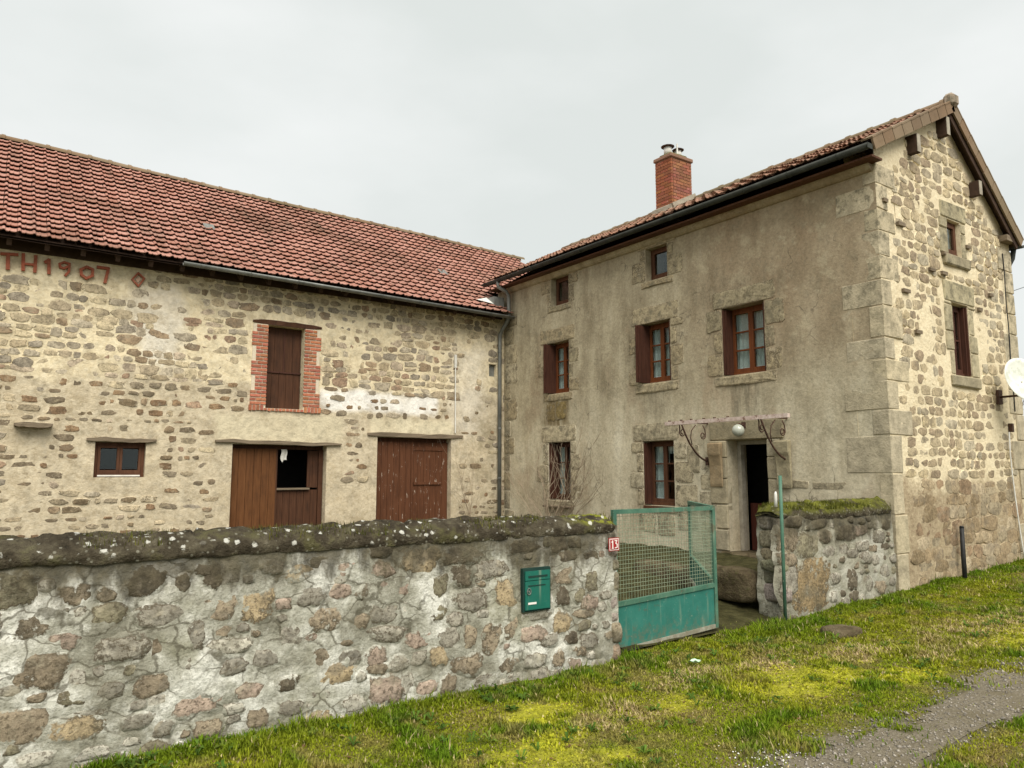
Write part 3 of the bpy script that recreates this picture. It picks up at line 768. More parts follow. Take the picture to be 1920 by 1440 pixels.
# stones of the long wall read off the photograph (place on the wall, width, height), colour family
BR, DK, PK, OC, GR, PL, OL = (.29, .235, .165), (.145, .12, .085), (.40, .31, .245), (.46, .36, .22), (.32, .295, .24), (.50, .47, .39), (.25, .225, .15)
L2 = [(80,440,230,200,OL),(420,470,170,120,BR),(830,390,210,150,DK),(1030,400,90,100,DK),(1210,360,110,160,DK),(1300,340,110,120,GR),(1650,345,100,80,OC),(610,580,190,130,OL),(900,580,260,130,GR),(1240,550,180,130,BR),(1450,540,160,160,OC),(180,655,190,120,BR),(370,730,190,100,PK),(700,770,290,150,GR),(960,770,180,160,BR),(1110,690,100,180,GR),(1290,760,240,90,PL),(1110,860,150,90,GR),(1320,870,150,90,GR),(1500,830,140,90,GR),(1660,820,80,80,GR),(230,900,300,190,BR),(440,940,100,100,PL),(880,970,240,120,BR),(620,1010,150,100,GR),(1110,1060,280,170,PK),(1400,1010,170,100,PK),(1620,970,120,80,DK),(410,1050,150,90,OL),(110,1210,280,190,BR),(440,1220,300,150,OC),(520,1130,190,60,PL),(780,1180,160,90,GR),(200,1400,200,80,PL),(460,1370,300,70,PL),(1460,1160,130,110,BR),(740,890,70,60,OL),(1330,1110,120,60,PL),(60,740,110,80,GR),(60,1010,150,80,GR),(1150,330,90,60,DK),(560,900,70,60,GR)]
L3 = [(130,390,150,90,OC),(395,380,120,90,PK),(575,365,120,90,PK),(345,425,70,50,PL),(770,320,200,140,OC),(1010,290,200,100,DK),(1000,400,100,110,DK),(1330,240,170,80,DK),(1520,230,90,80,DK),(350,485,110,80,PK),(475,490,80,90,DK),(710,470,150,80,PK),(880,460,90,110,OL),(1050,540,170,110,GR),(1160,370,170,90,GR),(1235,500,110,170,OC),(190,520,140,100,GR),(270,640,170,120,BR),(445,650,110,90,BR),(585,600,160,110,GR),(720,600,70,70,PL),(870,605,90,80,OL),(970,640,90,70,GR),(80,730,110,100,GR),(600,720,170,80,GR),(765,750,130,90,PK),(930,740,110,100,GR),(1050,720,70,160,BR),(1165,740,110,170,BR),(1265,690,60,110,BR),(1400,620,160,50,PL),(1385,715,150,80,PK),(1480,750,80,70,GR),(1590,395,160,90,BR),(1700,300,80,60,DK),(1580,295,90,60,DK),(1550,515,80,100,DK),(1640,510,60,80,OL),(1690,550,90,80,PK),(1670,605,100,50,BR),(1545,650,100,110,OC),(1665,670,80,50,OL),(1600,740,60,60,DK),(1690,755,90,90,GR),(1700,430,70,110,OL),(100,855,80,60,GR),(235,850,110,120,BR),(545,840,110,100,PK),(660,880,110,80,PL),(870,840,100,100,OC),(545,910,110,60,BR),(310,935,230,120,OC),(50,990,110,60,DK),(600,1020,180,140,PK),(700,990,90,110,PL),(810,1010,120,80,PK),(930,990,80,90,BR),(1040,890,160,110,BR),(1260,890,110,80,BR),(1400,860,130,80,PL),(1520,850,70,100,BR),(420,1100,130,90,PL),(240,1160,120,70,OC),(770,850,80,80,GR),(400,850,110,90,GR),(1130,970,110,80,GR),(1610,220,70,60,DK),(1640,810,70,60,BR),(1470,215,60,60,OL),(560,270,110,70,DK),(230,330,100,60,DK)]
placed = []
for L, ox, oy, k in ((L2, 0, 960, 3.0), (L3, 520, 940, 2.88)):
    for (cx, cy, w, h, c) in L:
        xp, yp = ox + cx / k, oy + cy / k
        if L is L2 and xp > 540: continue
        p = on(xp, yp, 'Y', GY - .02); e = on(xp + w / k / 2, yp, 'Y', GY - .02); f = on(xp, yp - h / k / 2, 'Y', GY - .02)
        placed.append((p[0], p[2], 2 * abs(e[0] - p[0]), 2 * abs(f[2] - p[2]), c))
def clear(a, z, w, h, L, k=.92):
    return all(abs(a - q[0]) > (w + q[2]) / 2 * k or abs(z - q[1]) > (h + q[3]) / 2 * k for q in L)
MAILBOX = (3.865, 4.13, .58, .905)
r5 = random.Random(55)
def keepout(a, z, w, h, boxes):
    return any(b[0] - w / 2 < a < b[1] + w / 2 and b[2] - h / 2 < z < b[3] + h / 2 for b in boxes)
placed = [q for q in placed if not keepout(q[0], q[1], q[2] * .7, q[3] * .7, [MAILBOX]) and q[1] < 1.16]
extra = []
for tries in range(2600):
    w = r5.uniform(.07, .26); h = w * r5.uniform(.45, .85); a = r5.uniform(-2.1, 4.86); z = r5.uniform(-.02, 1.1)
    if keepout(a, z, w, h, [(3.80, 4.20, .52, .97)]): continue
    if clear(a, z, w, h, placed + extra, .98): extra.append((a, z, w, h, r5.choice([GR, BR, PL, PL, PK, OL, GR])))
for (a, z, w, h, c) in placed + extra:
    big = w * h > .012; n = 14 if big else 10
    poly = stone_poly(w * 1.5, h * 1.5, n, r5.uniform(2.0, 3.4), .17, r5); k = r5.uniform(.85, 1.15)
    V, F, E = stone_geo(GP, a, z, poly, r5.uniform(.005, .016) if big else r5.uniform(.004, .010), r5.uniform(-.25, .36), .016, r5, 1.0, (1.0, .70, .42))
    mk('stone', V, F, 'garden_stone', gw, tuple(v * k for v in c), E, True)
# the rough stones at the gate end of the wall
ENDS = [(gw, -.05, 1.16, 4.80, 5.0)]
# stones of the short wall
S4 = [(1340,640,230,300,(.27,.20,.11)),(1330,390,120,150,OL),(1210,360,120,130,BR),(1440,340,80,90,DK),(1460,430,70,70,GR),(1680,470,70,70,GR),(1760,340,70,80,GR),(1800,270,50,60,DK),(1790,545,60,80,GR),(1600,600,60,120,DK),(1540,420,70,70,GR),(1790,400,60,50,DK),(1740,480,50,70,GR),(1770,640,70,90,BR),(1500,590,60,70,GR),(1690,620,70,100,GR),(1220,600,110,200,GR),(1210,480,110,80,BR),(1650,300,80,60,PK),(1560,320,110,90,DK),(1250,250,100,70,DK),(1400,260,90,60,DK),(1600,440,70,60,GR),(1660,400,70,60,GR),(1720,410,50,50,BR)]
splaced = []
for (cx, cy, w, h, c) in S4:
    xp, yp = 1100 + cx / 3.2, 900 + cy / 3.2
    p = on(xp, yp, 'Y', GY - .02); e = on(xp + w / 6.4, yp, 'Y', GY - .02); f = on(xp, yp - h / 6.4, 'Y', GY - .02)
    if p[0] > 7.55: splaced.append((p[0], p[2], 2 * abs(e[0] - p[0]), 2 * abs(f[2] - p[2]), c))
sextra = []
for tries in range(1500):
    w = r5.uniform(.09, .25); h = w * r5.uniform(.55, .95); a = r5.uniform(7.6, 9.9); z = r5.uniform(.05, 1.16)
    if clear(a, z, w, h, splaced + sextra, 1.0): sextra.append((a, z, w, h, r5.choice([GR, BR, GR, OL, PL, DK])))
for (a, z, w, h, c) in splaced + sextra:
    poly = stone_poly(w * 1.45, h * 1.45, 12, r5.uniform(2.0, 2.7), .12, r5); k = r5.uniform(.85, 1.15)
    V, F, E = stone_geo(GP, a, z, poly, r5.uniform(.014, .030), r5.uniform(-.3, .3), .02, r5, 1.0, (1.0, .74, .45))
    mk('stone', V, F, 'garden_stone', sw, tuple(v * k for v in c), E, True)
ENDS.append((sw, .08, 1.2, 7.49, 7.72))
def rough_block(name, x0, x1, y0, y1, z0, z1, m, parent, amp, seed, sub=10, tint=None):
    """a boulder-like block: subdivided box pushed about by noise"""
    bm = bmesh.new(); bmesh.ops.create_cube(bm, size=1); bmesh.ops.subdivide_edges(bm, edges=list(bm.edges), cuts=sub, use_grid_fill=True)
    cx, cy, cz = (x0 + x1) / 2, (y0 + y1) / 2, (z0 + z1) / 2
    for v in bm.verts:
        q = v.co * 2; k = (abs(q.x) ** 5 + abs(q.y) ** 5 + abs(q.z) ** 5) ** .2; q = q / k
        p = Vector((cx + q.x * (x1 - x0) / 2, cy + q.y * (y1 - y0) / 2, cz + q.z * (z1 - z0) / 2))
        nn = (float(fbm(p.x * 3 + p.z * 2.1, p.y * 3 - p.z * 1.7, seed, 4)) - .5) * 2 * amp + (float(vnoise(p.x * 17 + p.z * 9, p.y * 17 - p.z * 13, seed)) - .5) * amp * .5
        v.co = p + Vector((q.x, q.y, q.z)).normalized() * nn
    V = [tuple(v.co) for v in bm.verts]; F = [tuple(v.index for v in f.verts) for f in bm.faces]; bm.free()
    return mk(name, V, F, m, parent, tint, [0.1] * len(V), True)
for (wall_, zz, ze, xa, xb) in ENDS:
    i = 0
    while zz < ze - .05:
        h = r5.uniform(.09, .23); w = r5.uniform(.4, 1.0); i += 1
        x0, x1 = (xb - (xb - xa) * w, xb + r5.uniform(-.02, .015)) if wall_ is gw else (xa + r5.uniform(-.02, .03), xa + (xb - xa) * w)
        rough_block('end_stone', x0, x1, GY - r5.uniform(.008, .03), GY + .30, zz, min(zz + h + .01, ze + .04), 'garden_stone', wall_, .028, 200 + i, 5, tuple(v * r5.uniform(.9, 1.1) for v in r5.choice([PL, GR, BR] if wall_ is gw else [OL, BR, DK, GR]))); zz += h

# ------------------------------------------------------------------ shared building pieces
def gbox(g, pl, a0, a1, z0, z1, d0, d1, tint=(1, 1, 1)):
    p = pl.P(a0, z0, d0); q = pl.P(a1, z1, d1)
    return g.box(min(p[0], q[0]), max(p[0], q[0]), min(p[1], q[1]), max(p[1], q[1]), min(z0, z1), max(z0, z1), tint)
def rect_poly(w, h, r=rng, ch=.12, j=.02):
    c = min(w, h) * ch; x, y = w / 2, h / 2
    P = [(-x + c, -y), (0, -y), (x - c, -y), (x, -y + c), (x, 0), (x, y - c), (x - c, y), (0, y), (-x + c, y), (-x, y - c), (-x, 0), (-x, -y + c)]
    return [(px_ + r.uniform(-j, j), py_ + r.uniform(-j, j)) for px_, py_ in P]
def ashlar(part, pl, a0, a1, z0, z1, mat, tint, proud=.010, cover=-.1, name='stone', r=rng):
    V, F, E = stone_geo(pl, (a0 + a1) / 2, (z0 + z1) / 2, rect_poly(a1 - a0, z1 - z0, r, .10, .012), proud, cover, .015, r, 1.05, (1.0, .95, .7))
    return mk(name, V, F, mat, part, tint, E, False)
def window(house, pl, a0, a1, z0, z1, rec, fm, cases=2, bars=2, curtain=True, flip=False, gap=.004, shut=None, sill=None):
    """outer frame (the part) with casement rails, glazing bars, panes, curtain and folded shutters below it"""
    fw = .05; g = G(); D0, D1 = -rec, -rec - .06
    a0 += gap; a1 -= gap; z0 += gap; z1 -= gap
    gbox(g, pl, a0, a0 + fw, z0, z1, D0, D1); gbox(g, pl, a1 - fw, a1, z0, z1, D0, D1)
    gbox(g, pl, a0 + fw, a1 - fw, z1 - fw, z1, D0, D1); gbox(g, pl, a0 + fw, a1 - fw, z0, z0 + fw * 1.2, D0 + .03, D1)
    w = g.obj('window', fm, house)
    ia, ib, ja, jb = a0 + fw + .002, a1 - fw - .002, z0 + fw * 1.2 + .002, z1 - fw - .002
    cw = (ib - ia) / cases; sw_ = .042
    for c in range(cases):
        ca, cb = ia + c * cw + .002, ia + (c + 1) * cw - .002; q = G(); E0, E1 = -rec + .012, -rec - .04
        gbox(q, pl, ca, ca + sw_, ja, jb, E0, E1); gbox(q, pl, cb - sw_, cb, ja, jb, E0, E1)
        gbox(q, pl, ca + sw_, cb - sw_, ja, ja + sw_ * 1.4, E0, E1); gbox(q, pl, ca + sw_, cb - sw_, jb - sw_, jb, E0, E1)
        q.obj('casement', fm, w)
        pa, pb, qa, qb = ca + sw_, cb - sw_, ja + sw_ * 1.4, jb - sw_; ph = (qb - qa) / (bars + 1)
        for k in range(bars):
            zc = qa + ph * (k + 1);
            gbox(bg := G(), pl, pa + .001, pb - .001, zc - .013, zc + .013, E0 - .008, E1 + .004); bg.obj('glazing_bar', fm, w)
        for k in range(bars + 1):
            gbox(pg := G(), pl, pa + .001, pb - .001, qa + ph * k + .014, qa + ph * (k + 1) - .014, -rec - .012, -rec - .017); pg.obj('pane', 'glass', w)
    if curtain:
        n = 40; V = []; F = []
        for i in range(n + 1):
            a = ia + (ib - ia) * i / n
            for j in range(7):
                z = ja + (jb - ja) * j / 6; lift = 0
                if curtain == 'open':
                    m_ = (a - ia) / (ib - ia); lift = max(0, 1 - abs(m_ - .38) * 4.2) * max(0, 1 - j / 4.0) * .0
                d = -rec - .075 - .014 * math.sin(i * 1.35 + j * .25) - .008 * math.sin(i * .5)
                if curtain == 'open': a2 = a + (ib - a) * 0; 
                V.append(pl.P(a, z, d))
        for i in range(n):
            for j in range(6):
                if curtain == 'open':
                    m_ = (i + .5) / n; zc = (j + .5) / 6
                    if abs(m_ - .34) < .30 * (1 - zc) ** .8: continue
                k = i * 7 + j; F.append((k, k + 7, k + 8, k + 1))
        mk('curtain', V, F, 'curtain', w, None, None, True)
    if shut:
        for side, proj in shut:                     # 'hi' = towards a1, 'lo' = towards a0
            for leaf in range(2):
                t0 = .006 + leaf * .028; t1 = t0 + .024; g2 = G()
                d0 = -rec + .015; d1 = proj - leaf * .03
                aa, ab = (a1 - t1, a1 - t0) if side == 'hi' else (a0 + t0, a0 + t1)
                gbox(g2, pl, aa, ab, z0 + .02, z1 - .02, d0, d1)
                g2.obj('shutter', 'shutter', w)
    return w

def tile_mesh(name, w, L, m):
    """interlocking clay tile: flat pan, a side roll and a low middle rib, thick front lip"""
    prof = [(0, .012), (.10, .030), (.20, .030), (.30, .004), (.46, .004), (.54, .013), (.64, .004), (.86, .004), (1.0, .012)]
    V = []; n = len(prof)
    for v, lift in ((0, .056), (L * 1.16, .002)):
        V += [((u - .5) * w * .985, v, h + lift) for u, h in prof]
    V += [((u - .5) * w * .985, 0.004, h + .040) for u, h in prof]
    F = [(k, k + 1, n + k + 1, n + k) for k in range(n - 1)] + [(2 * n + k, 2 * n + k + 1, k + 1, k) for k in range(n - 1)]
    F += [(0, n, 2 * n), (n - 1, 3 * n - 1, 2 * n - 1)]
    me = mesh(name, V, F); me.materials.append(MAT[m]); return me, V, F
def lay_tiles(roof, mats, tm, V, F, m, limit, seed, stuff_name='tile_field', piece='tile'):
    r = random.Random(seed); sc = []
    for M in mats:
        P = M.translation; zz = px(P)[2]; nrm = M.to_3x3() @ Vector((0, 0, 1)); vd = (Vector(_C) - P).normalized()
        sc.append(max(.05, nrm.dot(vd)) / zz ** 2 if in_frame(P, 5) else -1)
    order = sorted(range(len(mats)), key=lambda i: -sc[i]); g = G()
    for k, i in enumerate(order):
        if k < limit and sc[i] > 0:
            o = bpy.data.objects.new(piece, tm); COL.objects.link(o); o.parent = roof; o.matrix_basis = mats[i]
        else: g.add([mats[i] @ Vector(v) for v in V], F, (r.random(),) * 3)
    if g.V: g.obj(stuff_name, m, roof, False, 'stuff')
def frame_mat(o, u, s):
    u = Vector(u).normalized(); s = Vector(s); s = (s - u * s.dot(u)).normalized(); n = u.cross(s)
    M = Matrix((u, s, n)).transposed().to_4x4(); M.translation = Vector(o); return M
def half_pipe(g, p0, p1, r, down=Vector((0, 0, -1)), th=.006, n=9, tint=(1, 1, 1)):
    """open half-round gutter between two points"""
    p0 = Vector(p0); p1 = Vector(p1); d = (p1 - p0).normalized(); side = d.cross(Vector((0, 0, 1))).normalized(); upv = side.cross(d).normalized(); V = []
    for p in (p0, p1):
        for rr in (r, r - th):
            V += [p + side * math.cos(math.pi * k / (n - 1)) * rr - upv * math.sin(math.pi * k / (n - 1)) * rr for k in range(n)]
    F = []; m = 2 * n
    for k in range(n - 1):
        F += [(k, k + 1, m + k + 1, m + k), (n + k + 1, n + k, m + n + k, m + n + k + 1), (k + 1, k, n + k, n + k + 1), (m + k, m + k + 1, m + n + k + 1, m + n + k)]
    F += [(0, m, m + n, n), (n - 1, 2 * n - 1, m + 2 * n - 1, m + n - 1)]
    return g.add(V, F, tint)

# ------------------------------------------------------------------ barn
BY = 14.485
BP = Plane('Y', BY)
barn = thing('barn', (4.5, BY, .42), 'long rubble stone barn with red tiled roof and the date 1907 in brick', 'barn')
HATCH = (4.42, 5.155, 2.98, 4.61); BD1 = (3.84, 5.685, .35, 2.275); BD2 = (6.79, 8.59, .35, 2.487); BWIN = (1.575, 2.365, 1.66, 2.262); BVENT = (9.6, 9.80, 3.98, 4.27)
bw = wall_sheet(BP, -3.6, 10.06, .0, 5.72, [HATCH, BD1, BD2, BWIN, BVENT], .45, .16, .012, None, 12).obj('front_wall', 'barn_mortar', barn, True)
def barn_block(a, z, ra, rz):
    for h, m in ((HATCH, .0), (BD1, .17), (BD2, .14), (BVENT, .05)):
        if h[0] - ra - m < a < h[1] + ra + m and h[2] - rz < z < h[3] + rz: return True
    if 4.10 - ra * .7 < a < 5.52 + ra * .7 and 2.86 - rz < z < 4.72 + rz: return True
    for b in ((1.36, 2.62, 1.42, 2.36), (3.5, 6.05, 2.25, 2.82), (6.5, 8.72, 2.45, 2.84), (.35, 1.0, 2.3, 2.56), (5.62, 6.85, .3, 1.4)):
        if b[0] - ra * .6 < a < b[1] + ra * .6 and b[2] - rz * .6 < z < b[3] + rz * .6: return True
    if 2.2 < a < 2.75 and 3.9 < z < 5.2: return (a * 37.7 + z * 91.3) % 1 < .6
    if a < 2.25 and 4.98 < z < 5.42: return True
    if 5.55 < a < 8.2 and 3.02 < z < 3.44: return (a * 31.7 + z * 57.1) % 1 < .45
    if a > 8.75 and z > 1.6 and z < 5.0: return (a * 53.1 + z * 71.7) % 1 < .58
    if z < 3.40: return (a * 43.3 + z * 67.9) % 1 < .12
    return a > 9.98
bst = courses(-3.4, 9.98, .35, 3.42, (.105, .18), (.11, .33), .038, barn_block, 301, .3)
bst += courses(-3.4, 9.98, 3.42, 5.62, (.125, .22), (.13, .36), -.006, barn_block, 302, .4)
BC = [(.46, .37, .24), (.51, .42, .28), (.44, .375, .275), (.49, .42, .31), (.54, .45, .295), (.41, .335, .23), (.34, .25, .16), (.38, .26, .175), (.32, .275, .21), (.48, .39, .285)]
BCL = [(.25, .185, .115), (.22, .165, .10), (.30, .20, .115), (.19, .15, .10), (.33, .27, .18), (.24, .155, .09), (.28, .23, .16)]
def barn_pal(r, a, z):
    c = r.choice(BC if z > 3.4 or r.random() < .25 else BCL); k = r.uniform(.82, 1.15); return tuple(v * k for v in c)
def barn_cover(r, a, z):
    if z > 3.42: return r.uniform(-.35, .22)
    if z < 1.55: return r.uniform(.0, .5)
    return r.uniform(-.35, .36)
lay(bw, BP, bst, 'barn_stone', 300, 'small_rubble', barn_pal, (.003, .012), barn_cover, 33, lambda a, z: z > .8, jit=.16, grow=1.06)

# roof
def b_eave(X): return 5.50 - .013 * max(0, X - 3.0)
def b_ridge(X): return 8.70 - .0255 * X
EY, RY = 14.03, 18.5
def b_pt(X, t, off=0.0):
    z0, z1 = b_eave(X), b_ridge(X); sag = -.05 * math.sin(math.pi * t) + (float(fbm(X * .35, t * 2, 61)) - .5) * .07
    s = Vector((0, RY - EY, z1 - z0)).normalized(); n = Vector((0, -s.z, s.y))
    return Vector((X, EY + (RY - EY) * t, z0 + (z1 - z0) * t + sag)) + n * off
broof_g = G(); TS = [i / 18 for i in range(19)]; XS = [-3.8 + i * .4 for i in range(44)]; XS = [x for x in XS if x < 13.5] 
for off, rev in ((-.03, False), (-.07, True)):
    V = []; F = []; idx = {}
    for X0, X1 in zip(XS[:-1], XS[1:]):
        for T0, T1 in zip(TS[:-1], TS[1:]):
            if X1 > 9.9 and EY + (RY - EY) * T0 < 14.95: continue
            q = []
            for X, T in ((X0, T0), (X1, T0), (X1, T1), (X0, T1)):
                if (X, T) not in idx: idx[(X, T)] = len(V); V.append(b_pt(X, T, off))
                q.append(idx[(X, T)])
            F.append(tuple(q[::-1]) if rev else tuple(q))
    broof_g.add(V, F)
# rear slope closes the building
broof_g.add([(-3.8, RY, b_ridge(-3.8)), (13.4, RY, b_ridge(13.4)), (13.4, 23, 5.5), (-3.8, 23, 5.5)], [(0, 1, 2, 3)])
broof = broof_g.obj('roof', 'eave_wood', barn)
TW, ROWS = .207, 20
btm, btV, btF = tile_mesh('barn_tile', TW, 5.48 / ROWS, 'tile')
tr = random.Random(8); mats = []
for i in range(ROWS):
    for j in range(int((13.35 + 3.7) / TW)):
        X = -3.7 + (j + .5) * TW; T = i / ROWS
        if X > 9.86 and EY + (RY - EY) * T < 14.98: continue
        p = b_pt(X, T); q = b_pt(X, min(1, T + .05)); e = b_pt(X + .1, T)
        M = frame_mat(p, e - p, q - p); M = M @ Matrix.Translation((tr.uniform(-.005, .005), tr.uniform(-.008, .008), tr.uniform(-.002, .006))) @ Matrix.Rotation(tr.uniform(-.018, .018), 4, 'Z') @ Matrix.Rotation(tr.uniform(-.012, .012), 4, 'X')
        mats.append(M)
lay_tiles(broof, mats, btm, btV, btF, 'tile', 300, 5)
def ridge_tile_mesh(name, L, r, m):
    V = []; F = []; n = 9
    for v, k in ((0, 1.16), (.07, 1.16), (.075, 1.0), (L, 1.0)):
        V += [(v, math.cos(math.pi * 1.06 * i / (n - 1) - .09) * r * k, math.sin(math.pi * 1.06 * i / (n - 1) - .09) * r * k * .85) for i in range(n)]
    for a in range(3): F += [(a * n + i, a * n + i + 1, (a + 1) * n + i + 1, (a + 1) * n + i) for i in range(n - 1)]
    F += [tuple(range(n))]
    me = mesh(name, V, F, None, None, False); me.materials.append(MAT[m]); return me
brt = ridge_tile_mesh('barn_ridge_tile', .42, .11, 'ridge')
X = -3.7
while X < 13.2:
    p = b_pt(X, 1, 0) + Vector((0, 0, .01)); q = b_pt(X + .4, 1, 0) + Vector((0, 0, .01)); d = (q - p).normalized()
    o = bpy.data.objects.new('ridge_tile', brt); COL.objects.link(o); o.parent = broof
    o.matrix_basis = frame_mat(p, d, Vector((0, 1, 0))) @ Matrix.Rotation(tr.uniform(-.05, .05), 4, 'X'); X += .40
# two clear roof-light tiles and a slipped tile
for (X, T) in ((3.55, .40), (9.2, .42)):
    p = b_pt(X, T, .055); g = G(); s = b_pt(X, T + .05) - b_pt(X, T); M = frame_mat(p, (1, 0, 0), s)
    c = M @ Vector((0, .14, 0)); g.obox(c, M.to_3x3() @ Vector((.105, 0, 0)), M.to_3x3() @ Vector((0, .13, .012)), M.to_3x3() @ Vector((0, 0, .008)))
    g.obj('glass_tile', 'zinc', broof)
# rafters under the eave
X = -3.5
while X < 9.7:
    g = G(); a = b_pt(X, .005, -.075); b_ = b_pt(X, .16, -.075); s = (b_ - a); n = Vector((0, -s.z, s.y)).normalized()
    g.obox((a + b_) / 2 - n * .06, Vector((.035, 0, 0)), s / 2, n * .058); g.obj('rafter', 'eave_wood', barn); X += .52
# eave gutter of the right half
g = G(); half_pipe(g, (2.72, EY - .045, 5.475), (9.96, EY - .045, b_eave(9.96) - .055), .062)
bg_ = g.obj('gutter', 'zinc', barn, True)
X = 3.0
while X < 9.8:
    g = G(); zc = 5.475 + (b_eave(9.96) - .055 - 5.475) * (X - 2.72) / 7.24
    g.tube([(X, EY - .045 + math.cos(t) * .067, zc - math.sin(t) * .067) for t in [k * math.pi / 8 for k in range(9)]] , .006, 5); g.obj('gutter_bracket', 'zinc', bg_); X += .9
# grey flashing box where the roof meets the house
g = G(); p = b_pt(9.45, .115, .05); q = b_pt(9.86, .115, .05)
g.box(9.60, 9.90, 14.30, 14.80, 5.58, 5.86); g.obj('flashing_box', 'zinc', broof)
g = G(); g.add([b_pt(9.22, .10, .075), b_pt(9.60, .07, .085), b_pt(9.60, .14, .09)], [(0, 1, 2)]); g.add([b_pt(9.22, .10, .069), b_pt(9.60, .07, .079), b_pt(9.60, .14, .084)], [(2, 1, 0)]); g.obj('flashing_sheet', 'white_paint', broof)

G().box(-3.6, 9.95, BY - .035, BY + .02, 5.37, 5.715).obj('plate_or_shade_strip', 'eave_wood', barn)  # dark board added at the wall head to deepen the eave's shade
# lintels
def timber(name, parent, x0, x1, y0, y1, z0, z1, m='old_wood', bend=.015):
    n = 8; V = []; F = []; r = rng
    for i in range(n + 1):
        x = x0 + (x1 - x0) * i / n; k = 1 - .5 * abs(2 * i / n - 1) ** 6
        dz = math.sin(i * .9) * bend * .4 + r.uniform(-bend, bend) * .4; h = (z1 - z0) / 2 * k; zc = (z0 + z1) / 2 + dz
        V += [(x, y0 + r.uniform(-.006, .006), zc - h), (x, y1, zc - h), (x, y1, zc + h + r.uniform(-.008, .008)), (x, y0 + r.uniform(-.006, .006), zc + h + r.uniform(-.008, .008))]
    for i in range(n):
        for k in range(4): a = i * 4 + k; b_ = i * 4 + (k + 1) % 4; F.append((a, b_, b_ + 4, a + 4)[::-1])
    F += [(0, 1, 2, 3), tuple(n * 4 + k for k in (3, 2, 1, 0))]
    return mk(name, V, F, m, parent)
timber('window_lintel', barn, 1.44, 2.52, BY - .05, BY + .2, 2.266, 2.335)
timber('door_lintel', barn, 3.52, 5.98, BY - .06, BY + .25, 2.28, 2.345, bend=.03)
timber('door_lintel', barn, 6.56, 8.88, BY - .035, BY + .25, 2.49, 2.58)
timber('hatch_lintel', barn, 4.12, 5.50, BY - .022, BY + .2, 4.615, 4.705, 'door_brown', .004)
timber('ledge', barn, .40, .93, BY - .19, BY + .1, 2.47, 2.545, 'old_wood')
timber('ledge', barn, -.12, .08, BY - .05, BY + .1, 2.28, 2.37, 'old_wood')

# planked leaves
def leaf(door, x0, x1, z0, z1, y, m, n, seed):
    r = random.Random(seed); w = (x1 - x0) / n
    for i in range(n):
        g = G(); k = r.uniform(.82, 1.12); g.box(x0 + i * w + .003, x0 + (i + 1) * w - .003, y - r.uniform(0, .006), y + .03, z0 + r.uniform(0, .012), z1 - r.uniform(0, .006), (k, k, k)); g.obj('plank', m, door)
d1 = G().box(3.85, 5.675, BY + .205, BY + .235, 2.19, 2.27).box(5.585, 5.675, BY + .165, BY + .235, .36, 2.19).obj('stable_door', 'door_brown', barn)
leaf(d1, 3.85, 4.72, .36, 2.20, BY + .13, 'door_orange', 6, 1)
leaf(d1, 4.74, 5.58, .36, 1.40, BY + .19, 'door_brown', 6, 2)
leaf(d1, 5.36, 5.58, 1.44, 2.18, BY + .195, 'door_brown', 2, 3)
G().box(4.74, 5.40, BY + .13, BY + .235, 1.402, 1.438).obj('door_ledge', 'old_wood', d1)
G().box(4.712, 4.738, BY + .125, BY + .20, .36, 2.20, (.6, .6, .6)).obj('meeting_strip', 'door_brown', d1)
d2 = G().box(6.80, 8.58, BY + .205, BY + .235, 2.39, 2.48).obj('double_door', 'door_peel', barn)
leaf(d2, 6.80, 7.66, .36, 2.40, BY + .12, 'door_peel', 6, 4)
leaf(d2, 7.675, 8.58, .36, 2.40, BY + .145, 'door_peel', 6, 5)
G().box(7.72, 8.40, BY + .115, BY + .143, 1.475, 1.53).obj('door_rail', 'door_peel', d2)
G().box(7.70, 8.46, BY + .125, BY + .140, 2.22, 2.30).obj('door_rail', 'door_peel', d2)
G().box(7.645, 7.69, BY + .095, BY + .118, .36, 2.40, (.8, .8, .8)).obj('meeting_strip', 'door_peel', d2)
ha = G().box(4.425, 5.15, BY + .215, BY + .24, 2.985, 4.605).obj('hatch_door', 'unlit_black', barn)
leaf(ha, 4.425, 4.79, 3.72, 4.60, BY + .17, 'door_brown', 2, 6)
leaf(ha, 4.80, 5.15, 3.72, 4.60, BY + .18, 'door_brown', 2, 7)
leaf(ha, 4.425, 5.15, 2.99, 3.70, BY + .175, 'door_brown', 5, 8)
G().box(4.785, 4.815, BY + .155, BY + .168, 3.72, 4.60).obj('meeting_strip', 'shutter', ha)
G().box(4.425, 5.15, BY + .15, BY + .168, 3.695, 3.725).obj('door_rail', 'shutter', ha)
window(barn, BP, *BWIN, .10, 'frame_brown', 2, 0, False)
G().box(1.64, 2.30, BY + .055, BY + .098, 1.675, 1.70).obj('window_bead', 'white_paint', barn)
G().box(9.602, 9.798, BY + .08, BY + .10, 3.982, 4.268).obj('vent_panel', 'zinc', barn)
G().box(-3.5, 9.9, BY + 1.3, BY + 1.35, .3, 5.6).obj('dark_backing', 'unlit_black', barn)  # added sheet, coloured near black so the barn openings read unlit
G().box(-3.6, 10.0, BY + .46, BY + 1.3, .28, .36).obj('interior_floor', 'unlit_black', barn)

